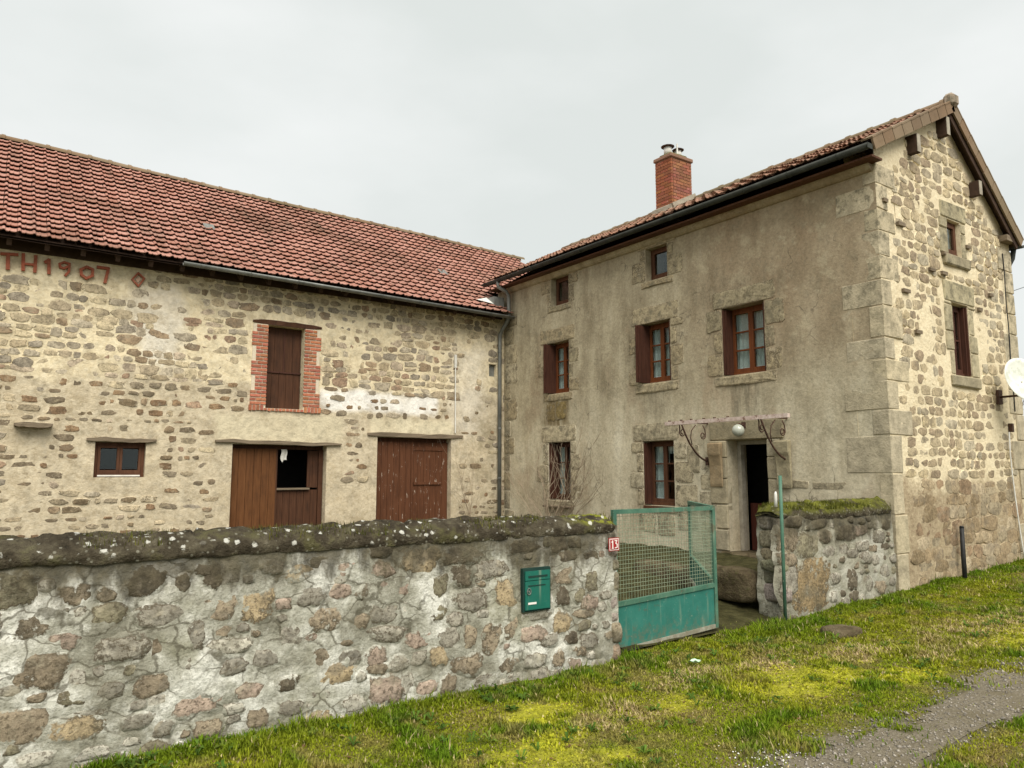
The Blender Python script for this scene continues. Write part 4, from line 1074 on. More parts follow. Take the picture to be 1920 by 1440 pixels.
# brick surround of the hatch: toothed jambs and a course of headers below
def brick(parent, x0, x1, y0, y1, z0, z1, r, base=(.42, .155, .09)):
    k = r.uniform(.72, 1.18); t = (base[0] * k, base[1] * k * r.uniform(.85, 1.15), base[2] * k * r.uniform(.85, 1.15))
    return G().box(x0, x1, y0, y1, z0, z1, t).obj('brick', 'brick', parent)
br = random.Random(19); sur = G()
sur.box(4.13, 4.416, BY - .016, BY + .1, 2.93, 4.612); sur.box(5.159, 5.47, BY - .016, BY + .1, 2.93, 4.612); sur.box(4.416, 5.159, BY - .016, BY + .1, 2.93, 2.976)
surround = sur.obj('brick_surround', 'lime', barn)
z = 3.045; i = 0
while z + .055 < 4.612:
    wide = (i // 4) % 2 == 0
    for side in (0, 1):
        x0, x1 = ((4.12 if wide else 4.20), 4.418) if side == 0 else (5.157, (5.49 if wide else 5.40))
        if i % 2 == 0:
            mid = x0 + (x1 - x0) * (.34 if side else .64)
            for p, q in ((x0, mid - .006), (mid + .006, x1)): brick(surround, p, q, BY - .03 - br.uniform(0, .006), BY + .05, z, z + .046, br)
        else:
            mid = x0 + (x1 - x0) * (.66 if side else .36)
            for p, q in ((x0, mid - .006), (mid + .006, x1)): brick(surround, p, q, BY - .03 - br.uniform(0, .006), BY + .05, z, z + .046, br)
    z += .0715; i += 1
x = 4.10
while x < 5.47:
    brick(surround, x, x + .056, BY - .032, BY + .05, 2.925 + br.uniform(-.01, .01), 3.03 if not 4.40 < x + .03 < 5.17 else 2.974, br); x += .072

# date in brick: strokes on the wall plane
def glyph(name, strokes):
    k = np.linalg.norm(on(10, 500, 'Y', BY) - on(11, 500, 'Y', BY)); g = G(); c = 0
    for pts, w, closed in strokes:
        P = [on(x / 4, 230 + y / 4, 'Y', BY) for x, y in pts]; w = w / 4 * k * .9; n = len(P)
        for i in range(n if closed else n - 1):
            p, q = Vector(P[i]), Vector(P[(i + 1) % n]); d = q - p; d.y = 0; L = d.length / 2 + w * .32; d.normalize(); u = Vector((-d.z, 0, d.x)); c += 1
            g.obox(Vector(((p.x + q.x) / 2, BY - .016 - .0015 * c, (p.z + q.z) / 2)), d * L, Vector((0, .026, 0)), u * w / 2, (.33 + .03 * (c % 2), .105, .06))
    return g.obj(name, 'brick', barn)
glyph('letter', [([(10, 985), (130, 992)], 28, 0), ([(60, 1004), (58, 1096)], 34, 0)])
glyph('letter', [([(174, 990), (172, 1106)], 30, 0), ([(268, 1004), (260, 1120)], 30, 0), ([(188, 1062), (250, 1068)], 22, 0)])
glyph('numeral', [([(340, 1048), (366, 1032), (366, 1132)], 30, 0)])
glyph('numeral', [([(490, 1148), (516, 1118), (520, 1062), (480, 1050), (446, 1062), (452, 1088), (480, 1096), (508, 1082)], 22, 0)])
glyph('numeral', [([(650, 1084), (694, 1104), (692, 1150), (645, 1170), (608, 1142), (606, 1104)], 26, 1)])
glyph('numeral', [([(732, 1086), (812, 1096), (786, 1200)], 28, 0)])
dia = glyph('diamond_ornament', [([(1035, 1130), (1080, 1172), (1036, 1228), (990, 1178)], 18, 1)])
G().obox((*on(1036 / 4, 230 + 1178 / 4, 'Y', BY - .01),), (.022, 0, .03), (0, .012, 0), (-.018, 0, .026), (.62, .42, .30)).obj('diamond_centre', 'brick', dia)
# thin white conduit down the wall to the second lintel
g = G(); g.tube([(8.66, BY - .04, 4.10), (8.672, BY - .04, 2.62)], .014, 7); g.box(8.635, 8.685, BY - .06, BY - .012, 4.10, 4.40); g.obj('conduit', 'white_paint', barn)

# ------------------------------------------------------------------ house
XF, HY, HX1, HYB = 10.03, 5.30, 14.34, 14.75
FP = Plane('X', XF); HP = Plane('Y', HY)
house = thing('house', (XF, HY, .18), 'three storey farmhouse with grey rendered front and rubble stone gable', 'house')
W1 = (12.07, 12.80, 3.43, 4.55); W2 = (9.21, 9.955, 3.385, 4.515); W3 = (7.21, 8.05, 3.335, 4.48)
A1 = (12.065, 12.665, 5.35, 6.0); A2 = (9.24, 9.775, 5.315, 5.94)
G1 = (12.05, 12.79, 1.16, 2.385); G2 = (9.19, 9.95, 1.145, 2.315); DR = (7.25, 8.03, .40, 2.27)
fw_ = wall_sheet(FP, HY + .001, HYB, .0, 6.12, [W1, W2, W3, A1, A2, G1, G2, DR], .5, .18, .010, None, 40).obj('front_wall', 'render', house, True)
RXE, RZE, RXR, RZR, RXF, RZF = 9.70, 6.27, 12.20, 7.54, 14.46, 5.70
def rtop(a):
    return (RZE + (a - RXE) * (RZR - RZE) / (RXR - RXE) if a < RXR else RZR + (a - RXR) * (RZF - RZR) / (RXF - RXR)) - .13
GW1 = (12.05, 12.60, 3.22, 4.36); GW2 = (12.08, 12.53, 5.12, 5.70)
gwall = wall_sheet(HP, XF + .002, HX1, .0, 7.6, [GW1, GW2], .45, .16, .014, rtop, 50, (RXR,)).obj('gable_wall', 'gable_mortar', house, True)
g = G(); g.add([(HX1, HY + .002, 0), (HX1, HYB, 0), (HX1, HYB, 5.75), (HX1, HY + .002, 5.75)], [(0, 1, 2, 3)])
g.add([(XF, HYB, 0), (HX1, HYB, 0), (HX1, HYB, 5.75), (RXR, HYB, 7.5), (XF, HYB, 6.2)], [(4, 3, 2, 1, 0)]); g.obj('rear_wall', 'render', house)
G().box(XF + 1.1, XF + 1.15, HY + .5, HYB - .1, .2, 6.0).obj('dark_backing', 'unlit_black', house)  # added sheet behind the front, its black stands for unlit rooms
G().box(XF + .52, XF + 1.1, HY + .5, HYB - .1, .35, .42).box(XF + .52, XF + 1.1, HY + .5, HYB - .1, 2.9, 2.98).box(XF + .52, XF + 1.1, HY + .5, HYB - .1, 5.1, 5.18).obj('interior_floor', 'unlit_black', house)
G().box(XF + .5, HX1 - .1, HY + 1.0, HY + 1.04, .2, 5.6).obj('dark_backing', 'unlit_black', house)  # same added dark sheet, behind the gable windows

# quoins at the near corner: long and short work wrapping both faces
q_z = [.02, .66, 1.18, 1.73, 2.25, 2.60, 3.00, 3.30, 3.60, 4.05, 4.42, 4.76, 5.12, 5.44, 5.80, 6.10]
qr = random.Random(4); QC = [(.50, .43, .30), (.48, .415, .29), (.46, .40, .285), (.52, .445, .305), (.49, .42, .285)]
for i in range(len(q_z) - 1):
    long_f = i % 2 == 1; lf = qr.uniform(.56, .66) if long_f else qr.uniform(.16, .24); lg = qr.uniform(.22, .30) if long_f else qr.uniform(.42, .60)
    if i < 3: lg = qr.uniform(.24, .32)
    p = .002 + qr.uniform(0, .004)
    block('quoin', XF - p, XF + lg, HY - p - .009, HY + lf, q_z[i] + .006, q_z[i + 1] - .006, 'dressed', house, (lambda c_, k_: tuple(v * k_ for v in c_))(qr.choice(QC), qr.uniform(.94, 1.06)), .010, .005)
zq = .1
while zq < 5.5:
    h = qr.uniform(.34, .5); L = qr.choice([.28, .5]); block('quoin', HX1 - L, HX1 + .012, HY - .02, HY + .3, zq + .006, min(5.62, zq + h) - .006, 'dressed', house, (lambda c_, k_: tuple(v * k_ for v in c_))(qr.choice(QC), qr.uniform(.94, 1.06)), .010, .005); zq += h

# dressed surrounds of the front openings
DC = [(.36, .295, .185), (.33, .28, .18), (.40, .335, .215), (.29, .245, .16)]
LC = [(.44, .375, .25), (.47, .41, .285), (.40, .345, .235), (.50, .43, .29)]
def surround_f(o, lint, sill, jl, jr, cols, cover=(-.05, .35), wid=((.14, .20), (.30, .42))):
    r = random.Random(int(o[0] * 100)); a0, a1, z0, z1 = o
    ashlar(fw_, FP, a0 - lint[0], a1 + lint[1], z1 + .005, z1 + lint[2], 'render_stone', r.choice(cols), .016, -.15 if cols is LC else .0, r=r)
    if sill: ashlar(fw_, FP, a0 - sill[0], a1 + sill[1], z0 - sill[2], z0 - .004, 'render_stone', r.choice(cols), .022, -.05, r=r)
    for side in (0, 1):
        z = z0; k = r.randint(0, 1)
        while z < z1 - .06:
            h = r.uniform(.26, .42); ze = min(z1, z + h); ze = z1 if z1 - ze < .12 else ze; w = r.uniform(*wid[k % 2]); k += 1
            if (jl, jr)[side]:
                x0, x1 = (a0 - w, a0 - .004) if side == 0 else (a1 + .004, a1 + w)
                ashlar(fw_, FP, x0, x1, z + .006, ze - .006, 'render_stone', (lambda c_, k_: tuple(v * k_ for v in c_))(r.choice(cols), r.uniform(.9, 1.1)), .012, r.uniform(*cover) + .06, r=r)
            z = ze
surround_f(W1, (.22, .28, .31), (.12, .16, .16), 1, 1, DC, (.1, .5))
surround_f(W2, (.24, .26, .33), (.18, .16, .18), 1, 1, DC, (-.05, .4))
surround_f(W3, (.24, .20, .30), (.22, .20, .17), 1, 1, DC, (-.05, .4))
surround_f(A1, (.22, .2, .10), (.12, .12, .12), 1, 1, DC, (.15, .5))
surround_f(A2, (.26, .22, .14), (.14, .14, .13), 1, 1, DC, (.1, .5))
surround_f(G1, (.20, .26, .34), (.12, .12, .14), 1, 1, LC, (.1, .45))
surround_f(G2, (.14, .26, .33), (.12, .12, .12), 0, 1, LC, (-.1, .3))
# far corner stones beside the downpipe
zq = .5
while zq < 5.2:
    h = qr.uniform(.34, .55); ashlar(fw_, FP, 14.48 - qr.choice([.26, .42, .55]), 14.47, zq + .006, zq + h - .006, 'render_stone', qr.choice(DC + LC), .012, qr.uniform(-.05, .4)); zq += h
# bare masonry between the near ground-floor window and the door
for (y0, y1, z0, z1) in ((8.90, 9.17, 1.98, 2.28), (8.62, 8.88, 1.72, 2.22), (8.74, 9.17, 1.56, 1.94), (8.36, 8.60, 1.45, 1.70), (8.66, 9.17, 1.16, 1.54), (8.34, 8.64, .98, 1.42), (8.66, 9.14, .74, 1.13), (8.34, 8.62, .5, .95), (9.2, 9.62, .62, 1.0), (9.64, 10.1, .66, 1.0)):
    ashlar(fw_, FP, y0, y1, z0, z1, 'render_stone', qr.choice(LC), .012, qr.uniform(-.15, .25))
# a block below the far first-floor window, stained
ashlar(fw_, FP, 12.16, 12.52, 2.86, 3.26, 'render_stone', (.24, .18, .075), .014, -.1)
ashlar(fw_, FP, 12.54, 12.86, 2.84, 3.22, 'render_stone', (.20, .15, .07), .010, .1)
# a patch of old lime near the corner and long pale stones low on the wall
for (y0, y1, z0, z1) in ((5.95, 6.5, 1.50, 1.60), (6.55, 7.0, 1.52, 1.62)):
    ashlar(fw_, FP, y0, y1, z0, z1, 'render_stone', (.36, .31, .21), .008, .25)

# first-floor and other windows
window(house, FP, *W1, .20, 'frame_red', 2, 2, True, shut=(('hi', .13), ('lo', -.02)))
window(house, FP, *W2, .20, 'frame_red', 2, 2, True, shut=(('hi', .15), ('lo', -.01)))
window(house, FP, *W3, .22, 'frame_red', 2, 2, True, shut=(('hi', -.005), ('lo', -.02)))
window(house, FP, *A1, .14, 'frame_brown', 1, 0, False)
window(house, FP, *A2, .14, 'frame_brown', 1, 0, False)
window(house, FP, *G1, .20, 'shutter', 2, 2, True, shut=(('hi', -.01), ('lo', -.02)))
window(house, FP, *G2, .19, 'frame_brown', 2, 2, 'open', shut=(('hi', -.01),))
G().box(XF - .03, XF + .17, G2[0] + .01, G2[1] - .01, G2[2] - .05, G2[2] - .005).obj('window_sill', 'frame_brown', house)
timber('window_sill', house, XF - .10, XF + .1, G1[0] - .1, G1[1] + .1, G1[2] - .16, G1[2] - .11, 'old_wood', .004)
window(house, HP, *GW1, .12, 'shutter', 2, 1, False, shut=(('hi', -.01), ('lo', -.03)))
window(house, HP, *GW2, .07, 'frame_brown', 1, 0, False)
# house door: wooden frame set deep, dark half door inside
a0, a1, z0, z1 = DR; g = G(); FRD = -.26
gbox(g, FP, a1 - .075, a1 - .003, z0 + .07, z1 - .003, FRD, FRD - .10); gbox(g, FP, a0 + .003, a0 + .06, z0 + .07, z1 - .003, FRD, FRD - .10); gbox(g, FP, a0 + .06, a1 - .075, z1 - .07, z1 - .003, FRD, FRD - .10)
dr = g.obj('entrance_door', 'cement', house)
for i in range(4):
    w = (a1 - a0 - .16) / 4; g = G(); gbox(g, FP, a0 + .07 + i * w, a0 + .07 + (i + 1) * w - .005, z0 + .08, 1.24, -.44, -.47); g.obj('door_plank', 'door_dark', dr)
block('door_step', XF - .12, XF + .48, a0 - .12, a1 + .12, z0 - .18, z0 + .065, 'step', house, (1, 1, 1), .03, .01)
# jambs, lintel and the two console stones of the porch
block('door_lintel', XF - .025, XF + .1, a0 - .30, a1 + .34, z1 + .004, z1 + .31, 'dressed', house, (.30, .255, .165), .014)
jz = [z0 + .07, .82, 1.22, 1.64, 1.98, z1 - .002]
for i in range(5):
    for side in (0, 1):
        w = (.24, .34)[(i + side) % 2]; c = qr.choice(LC)
        y0, y1 = (a1 + .003, a1 + w) if side else (a0 - w, a0 - .003)
        block('door_jamb', XF - .035, XF + .1, y0, y1, jz[i] + .005, jz[i + 1] - .005, 'dressed', house, (lambda k_: tuple(v * k_ for v in c))(qr.uniform(.75, .95)), .014)
for (yc, c) in ((a1 + .19, (.36, .27, .16)), (a0 - .32, (.36, .31, .20))):
    prof = [(0, 1.52), (.02, 1.50), (.035, 1.56), (.035, 1.70), (.04, 1.86), (.06, 1.98), (.085, 2.04), (.09, 2.22), (0, 2.24)]; V = []
    for yy in (yc - .13, yc + .13): V += [(XF - .036 - d, yy, zz) for d, zz in prof]
    n = len(prof); F = [tuple(range(n)), tuple(range(2 * n - 1, n - 1, -1))] + [(k, k + n, (k + 1) % n + n, (k + 1) % n) for k in range(n)]
    bm = bmesh.new(); vs = [bm.verts.new(v) for v in V]; [bm.faces.new([vs[i] for i in f]) for f in F]; bmesh.ops.recalc_face_normals(bm, faces=bm.faces); bmesh.ops.bevel(bm, geom=list(bm.edges), offset=.012, segments=1, affect='EDGES')
    bm.verts.ensure_lookup_table(); mk('console', [tuple(v.co) for v in bm.verts], [tuple(v.index for v in f.verts) for f in bm.faces], 'dressed', house, c); bm.free()
# iron awning frame without its glass
def arc_pts(f, n=14): return [f(i / (n - 1)) for i in range(n)]
AX = 9.32; aw = G().box(AX - .03, AX + .03, 6.36, 8.70, 2.520, 2.580).obj('awning_frame', 'pale_iron', house)
G().box(AX + .02, XF, 8.40, 8.43, 2.555, 2.575).obj('awning_arm', 'iron', aw); G().box(AX + .02, XF, 6.87, 6.90, 2.555, 2.575).obj('awning_arm', 'iron', aw)
for yb in (8.42, 6.88):
    g = G()
    g.tube(arc_pts(lambda t: (XF - .02 - 2 * t * (1 - t) * .36 - t * t * .62, yb, 1.93 + 2 * t * (1 - t) * .06 + t * t * .60), 14), .016, 6)
    def scroll(cx, cz, r0, sx, turn=1.6, up_=1):
        return [(cx + sx * math.cos(t) * r0 * (1 - .62 * t / (turn * 2 * math.pi)), yb, cz + up_ * math.sin(t) * r0 * (1 - .62 * t / (turn * 2 * math.pi))) for t in [turn * 2 * math.pi * k / 22 for k in range(23)]]
    g.tube([(AX + .0, yb, 2.53)] + [(AX + .02 + .0 * k, yb, 2.5 - .02 * k) for k in range(3)] + scroll(AX + .085, 2.40, .07, -1, 1.3, -1), .010, 6)
    g.tube([(XF - .40, yb, 2.20), (XF - .43, yb, 2.32), (XF - .40, yb, 2.44), (XF - .30, yb, 2.53)], .009, 6)
    g.tube([(XF - .12, yb, 2.53), (XF - .07, yb, 2.46), (XF - .06, yb, 2.38)] + scroll(XF - .125, 2.36, .065, 1, 1.3, -1), .010, 6)
    g.obj('scroll_bracket', 'iron', aw, True)
    G().box(XF - .045, XF - .0, yb - .03, yb + .03, 1.86, 2.0).obj('plate_or_shade_strip', 'iron', aw)
for k in range(6):
    y = 8.62 - k * .235 - .02 * (k % 2); G().box(AX - .024, AX + .024, y - .008, y + .008, 2.57, 2.60).obj('glazing_clip', 'iron', aw)
# globe lamp over the door
def sphere(name, c, r, m, parent, nu=16, nv=10, sz=1.0):
    V = [(c[0], c[1], c[2] - r * sz)]
    for j in range(1, nv):
        t = math.pi * j / nv
        V += [(c[0] + r * math.sin(t) * math.cos(2 * math.pi * i / nu), c[1] + r * math.sin(t) * math.sin(2 * math.pi * i / nu), c[2] - r * sz * math.cos(t)) for i in range(nu)]
    V.append((c[0], c[1], c[2] + r * sz)); F = [(0, 1 + (i + 1) % nu, 1 + i) for i in range(nu)]
    for j in range(nv - 2):
        F += [(1 + j * nu + i, 1 + j * nu + (i + 1) % nu, 1 + (j + 1) * nu + (i + 1) % nu, 1 + (j + 1) * nu + i) for i in range(nu)]
    t = len(V) - 1; F += [(1 + (nv - 2) * nu + i, 1 + (nv - 2) * nu + (i + 1) % nu, t) for i in range(nu)]
    return mk(name, V, F, m, parent, None, None, True)
b = B('opal_lamp_glass'); MAT['opal'] = b.done((.44, .46, .39), .10, None, .7)
lp = G().tube([(XF - .03, 7.66, 2.50), (XF - .14, 7.66, 2.52), (XF - .17, 7.66, 2.50)], .012, 6).box(XF - .035, XF - .026, 7.62, 7.70, 2.45, 2.55).obj('wall_lamp', 'iron', house)
sphere('lamp_globe', (XF - .17, 7.66, 2.41), .10, 'opal', lp)

# gable rubble
def gable_block(a, z, ra, rz):
    if z + rz > rtop(a) - .04 or z + rz > rtop(a + ra) - .04 or z + rz > rtop(a - ra) - .04: return True
    if a - ra < XF + .24: return True
    if a + ra > HX1 - .24: return True
    for o, m in ((GW1, .24), (GW2, .20)):
        if o[0] - m - ra * .8 < a < o[1] + m + ra * .8 and o[2] - .22 - rz * .8 < z < o[3] + .30 + rz * .8: return True
    return False
gst = courses(XF + .3, HX1 - .2, .15, 1.64, (.14, .24), (.18, .48), -.05, gable_block, 501, .2)
gst += courses(XF + .26, HX1 - .2, 1.66, 7.5, (.105, .195), (.13, .33), -.008, gable_block, 502, .3)
GC = [(.42, .345, .225), (.46, .375, .24), (.39, .33, .23), (.36, .285, .185), (.43, .375, .27), (.49, .40, .25), (.33, .255, .17)]
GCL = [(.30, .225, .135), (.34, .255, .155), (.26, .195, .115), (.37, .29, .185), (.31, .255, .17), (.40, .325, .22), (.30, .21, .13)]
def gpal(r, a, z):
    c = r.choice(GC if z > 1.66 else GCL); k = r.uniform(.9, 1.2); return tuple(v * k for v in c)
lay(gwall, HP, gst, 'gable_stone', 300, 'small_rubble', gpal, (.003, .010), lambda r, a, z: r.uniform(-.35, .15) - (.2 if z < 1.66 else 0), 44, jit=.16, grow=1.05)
for o in (GW1, GW2):
    a0, a1, z0, z1 = o; k = 1 if o is GW1 else .85
    block('window_lintel', a0 - .22 * k, a1 + .24 * k, HY - .018, HY + .2, z1 + .004, z1 + .33 * k, 'dressed', house, (.40, .35, .225), .018)
    block('window_sill', a0 - .18, a1 + .2, HY - .05, HY + .2, z0 - .18, z0 - .004, 'dressed', house, (.33, .285, .19), .02)
    z = z0
    while z < z1 - .05:
        h = min(qr.uniform(.28, .46), z1 - z)
        for side in (0, 1):
            w = qr.choice([.15, .24]); x0, x1 = (a0 - w, a0 - .003) if side == 0 else (a1 + .003, a1 + w)
            block('window_jamb', x0, x1, HY - .016, HY + .2, z + .005, z + h - .005, 'dressed', house, (lambda c_, k_: tuple(v * k_ for v in c_))((.42, .365, .24), qr.uniform(.9, 1.1)), .014)
        z += h
# putlog holes and a few projecting scraps on the gable
for (x, y) in ((1660, 375), (1700, 545), (1723, 622), (1690, 420), (1771, 512), (1773, 475), (1815, 463), (1838, 580), (1858, 553), (1748, 505)):
    p = on(x, y, 'Y', HY - .03); g = G(); w = rng.uniform(.05, .10); g.box(p[0] - w, p[0] + w, HY - .045, HY + .03, p[2] - .028, p[2] + .024); g.obj('putlog_stub', 'old_wood', house)

# roof
rg = G(); Y0, Y1 = 5.16, 14.85; 
def slope(xa, za, xb, zb, off):
    n = Vector((-(zb - za), 0, xb - xa)).normalized()
    return [Vector((xa, Y0, za)) + n * off, Vector((xb, Y0, zb)) + n * off, Vector((xb, Y1, zb)) + n * off, Vector((xa, Y1, za)) + n * off]
for (xa, za, xb, zb) in ((RXE, RZE, RXR, RZR), (RXR, RZR, RXF, RZF)):
    T_ = slope(xa, za, xb, zb, -.03); L_ = slope(xa, za, xb, zb, -.075)
    rg.add(T_ + L_, [(0, 1, 2, 3), (7, 6, 5, 4), (0, 4, 5, 1), (2, 6, 7, 3), (1, 5, 6, 2), (0, 3, 7, 4)])
hroof = rg.obj('roof', 'eave_wood', house)
HL = math.hypot(RXR - RXE, RZR - RZE); HR = 9
htm, htV, htF = tile_mesh('house_tile', .234, HL / HR, 'tile_house'); mats = []; hr = random.Random(3)
for i in range(HR):
    for j in range(41):
        t = i / HR; p = Vector((RXE + (RXR - RXE) * t, 5.24 + (j + .5) * .234, RZE + (RZR - RZE) * t + (float(fbm(j * .3, i * .4, 71)) - .5) * .035))
        if p.y > Y1 - .05: continue
        if 11.42 < p.x < 12.1 and 10.35 < p.y < 10.9: continue
        mats.append(frame_mat(p, (0, -1, 0), (RXR - RXE, 0, RZR - RZE)) @ Matrix.Translation((hr.uniform(-.004, .004), hr.uniform(-.01, .01), hr.uniform(-.002, .012))) @ Matrix.Rotation(hr.uniform(-.02, .02), 4, 'Z'))
lay_tiles(hroof, mats, htm, htV, htF, 'tile_house', 300, 6)
mats = []; HL2 = math.hypot(RXF - RXR, RZF - RZR)
for i in range(9):
    for j in range(41):
        t = i / 9; p = Vector((RXF + (RXR - RXF) * t, 5.24 + (j + .5) * .234, RZF + (RZR - RZF) * t))
        if p.y < Y1 - .05: mats.append(frame_mat(p, (0, 1, 0), (RXR - RXF, 0, RZR - RZF)))
lay_tiles(hroof, mats, htm, htV, htF, 'tile_house', 0, 7, 'rear_tile_field')
# verge tiles hanging over the gable rakes
for (xa, za, xb, zb) in ((RXE, RZE, RXR, RZR), (RXF, RZF, RXR, RZR)):
    d = Vector((xb - xa, 0, zb - za)); L = d.length; d.normalize(); n = Vector((-d.z, 0, d.x)); n = n if n.z > 0 else -n; m_ = 9
    for k in range(m_):
        c = Vector((xa, 0, za)) + d * (L * (k + .5) / m_); g = G(); h = .085
        g.obox(c + Vector((0, 5.135, 0)) + n * (-.035 + hr.uniform(-.004, .004)), d * (L / m_ / 2 - .008), Vector((0, .014, 0)), n * h)
        g.obox(c + Vector((0, 5.20, 0)) + n * (.056 + hr.uniform(-.003, .006)), d * (L / m_ / 2 - .004) + n * .006, Vector((0, .085, 0)), n * .012)
        g.obj('verge_tile', 'ridge', hroof)
hrt = ridge_tile_mesh('house_ridge_tile', .42, .11, 'ridge')
y = 5.22
while y < 14.6:
    o = bpy.data.objects.new('ridge_tile', hrt); COL.objects.link(o); o.parent = hroof
    o.matrix_basis = frame_mat((RXR, y, RZR + .02 + hr.uniform(-.006, .006)), (0, 1, 0), (-1, 0, 0)); y += .40
block('ridge_end', RXR - .11, RXR + .11, 5.07, 5.24, RZR - .04, RZR + .17, 'dressed', hroof, (.36, .29, .22), .04, .01)
# soffit boards, purlin ends
G().box(RXE + .06, XF - .002, 5.18, Y1 - .1, 6.085, 6.115).obj('soffit', 'frame_brown', house)
g = G(); prof = [(XF - .004, 5.98), (XF - .03, 5.985), (XF - .065, 6.01), (XF - .095, 6.05), (XF - .105, 6.082), (XF - .004, 6.082)]; V = [(x_, y_, z_) for y_ in (5.33, 14.45) for x_, z_ in prof]; g.add(V, [(5, 4, 3, 2, 1, 0), (6, 7, 8, 9, 10, 11)] + [(k, (k + 1) % 6, (k + 1) % 6 + 6, k + 6) for k in range(6)]); g.obj('cornice', 'render', house)
for (x, y, hh) in ((1722, 268, .14), (1777, 236, .15), (1838, 352, .12)):
    p = on(x, y, 'Y', 5.15); pr = G().box(p[0] - .05, p[0] + .05, 5.150, 5.4, p[2] - hh, p[2] + hh).obj('purlin', 'eave_wood', house)
    G().box(p[0] - .048, p[0] + .048, 5.140, 5.148, p[2] - hh + .003, p[2] + hh - .003).obj('purlin_end', 'cement', pr)
p = on(1880, 436, 'Y', 5.17); G().box(13.95, 14.30, 5.17, 5.5, 5.66, 5.76).obj('purlin', 'old_wood', house)
# barge board under the right rake
d = Vector((RXF - RXR, 0, RZF - RZR)); n = Vector((d.z, 0, -d.x)).normalized()
G().obox(Vector(((RXF + RXR) / 2, 5.178, (RZF + RZR) / 2)) + n * .16, d * .49, Vector((0, .012, 0)), n * .05).obj('barge_board', 'eave_wood', house)
# gutter and its pipe
g = G(); half_pipe(g, (RXE - .045, 5.15, 6.225), (RXE - .045, 14.80, 6.250), .068); hg = g.obj('gutter', 'gutter', house, True)
g = G(); g.box(RXE - .11, RXE + .02, 5.142, 5.150, 6.155, 6.23); g.obj('gutter_end', 'gutter', hg)
y = 5.6
while y < 14.6:
    g = G(); zc = 6.225 + .025 * (y - 5.15) / 9.65; g.tube([(RXE - .045 + math.cos(t) * .073, y, zc - math.sin(t) * .073) for t in [k * math.pi / 8 for k in range(9)]], .006, 5); g.obj('gutter_bracket', 'gutter', hg); y += .8
g = G(); g.tube([(RXE - .045, 14.20, 6.20), (RXE - .045, 14.20, 6.08), (9.84, 14.14, 5.98), (9.90, 14.12, 5.88), (9.91, 14.11, 5.45), (9.90, 14.13, 5.30), (9.86, 14.30, 5.10), (9.85, 14.40, 4.98), (9.85, 14.40, 4.8), (9.842, 14.40, .45)], .046, 10)
dp = g.obj('downpipe', 'zinc', house, True)
for z in (4.55, 2.75, 1.6): G().tube([(9.846, 14.40, z), (9.846, 14.40, z + .03)], .053, 10).obj('pipe_collar', 'zinc', dp)
g = G(); half_pipe(g, (14.53, 5.15, 5.68), (14.53, 14.8, 5.68), .068); g.tube([(14.53, 5.3, 5.62), (14.5, 5.32, 5.45), (14.40, 5.36, 5.3)], .04, 8); g.obj('gutter', 'gutter', house, True)
# thin cable run down the right of the gable
g = G(); g.tube([(13.98 + .012 * math.sin(k * 1.7), HY - .03, 5.45 - k * .3) for k in range(10)], .009, 5); g.obj('wall_cable', 'black_plastic', house)

# chimney
CX0, CX1, CY0, CY1, CZ0, CZ1 = 11.50, 12.13, 10.41, 10.87, 7.05, 8.42
ch = G().box(CX0 + .012, CX1 - .012, CY0 + .012, CY1 - .012, CZ0, CZ1).obj('chimney', 'chimney_joint', house)
cr = random.Random(21); z = CZ0 + .02; i = 0
CB = (.29, .105, .055)
while z < CZ1 - .05:
    zt = z + .058; s = .11 if i % 2 else 0
    def run(lo, hi, make):
        p = lo - s
        while p < hi - .005:
            a_, b_ = max(lo, p) , min(hi, p + .205)
            if b_ - a_ > .03: make(a_ + .004, b_ - .004)
            p += .21
    run(CY0, CY1, lambda a_, b_: brick(ch, CX0 - cr.uniform(0, .004), CX0 + .05, a_, b_, z, zt, cr, CB))
    run(CX0 + .055, CX1, lambda a_, b_: brick(ch, a_, b_, CY0 - cr.uniform(0, .004), CY0 + .05, z, zt, cr, (.28, .115, .07)))
    z += .069; i += 1
block('chimney_cap', CX0 - .035, CX1 + .035, CY0 - .035, CY1 + .035, CZ1 - .03, CZ1 + .055, 'tile_house', ch, (.4, .4, .4), .015, .006)
block('chimney_cap', CX0 + .05, CX1 - .05, CY0 + .05, CY1 - .05, CZ1 + .056, CZ1 + .13, 'coping', ch, (1, 1, 1), .03, .01)
for (cx, cy, r_, h) in ((11.68, 10.66, .085, .17), (11.96, 10.62, .075, .15)):
    zt = CZ1 + .13; G().tube([(cx, cy, zt), (cx, cy, zt + h)], r_, 14).obj('chimney_pot', 'white_paint', ch, True)
    g = G(); V = [(cx, cy, zt + h + .085)]; n = 10
    for rr, zz in ((r_ * 1.75, zt + h + .02), (r_ * 1.6, zt + h + .004)): V += [(cx + rr * math.cos(2 * math.pi * k / n), cy + rr * math.sin(2 * math.pi * k / n), zz) for k in range(n)]
    F = [(0, 1 + k, 1 + (k + 1) % n) for k in range(n)] + [(1 + k, 1 + n + k, 1 + n + (k + 1) % n, 1 + (k + 1) % n) for k in range(n)] + [tuple(range(2 * n, n, -1))]
    g.add(V, F); g.obj('cowl', 'iron', ch)
G().tube([(11.80, 10.50, CZ1 + .13), (11.80, 10.50, CZ1 + .36)], .018, 8).obj('flue_rod', 'white_paint', ch)
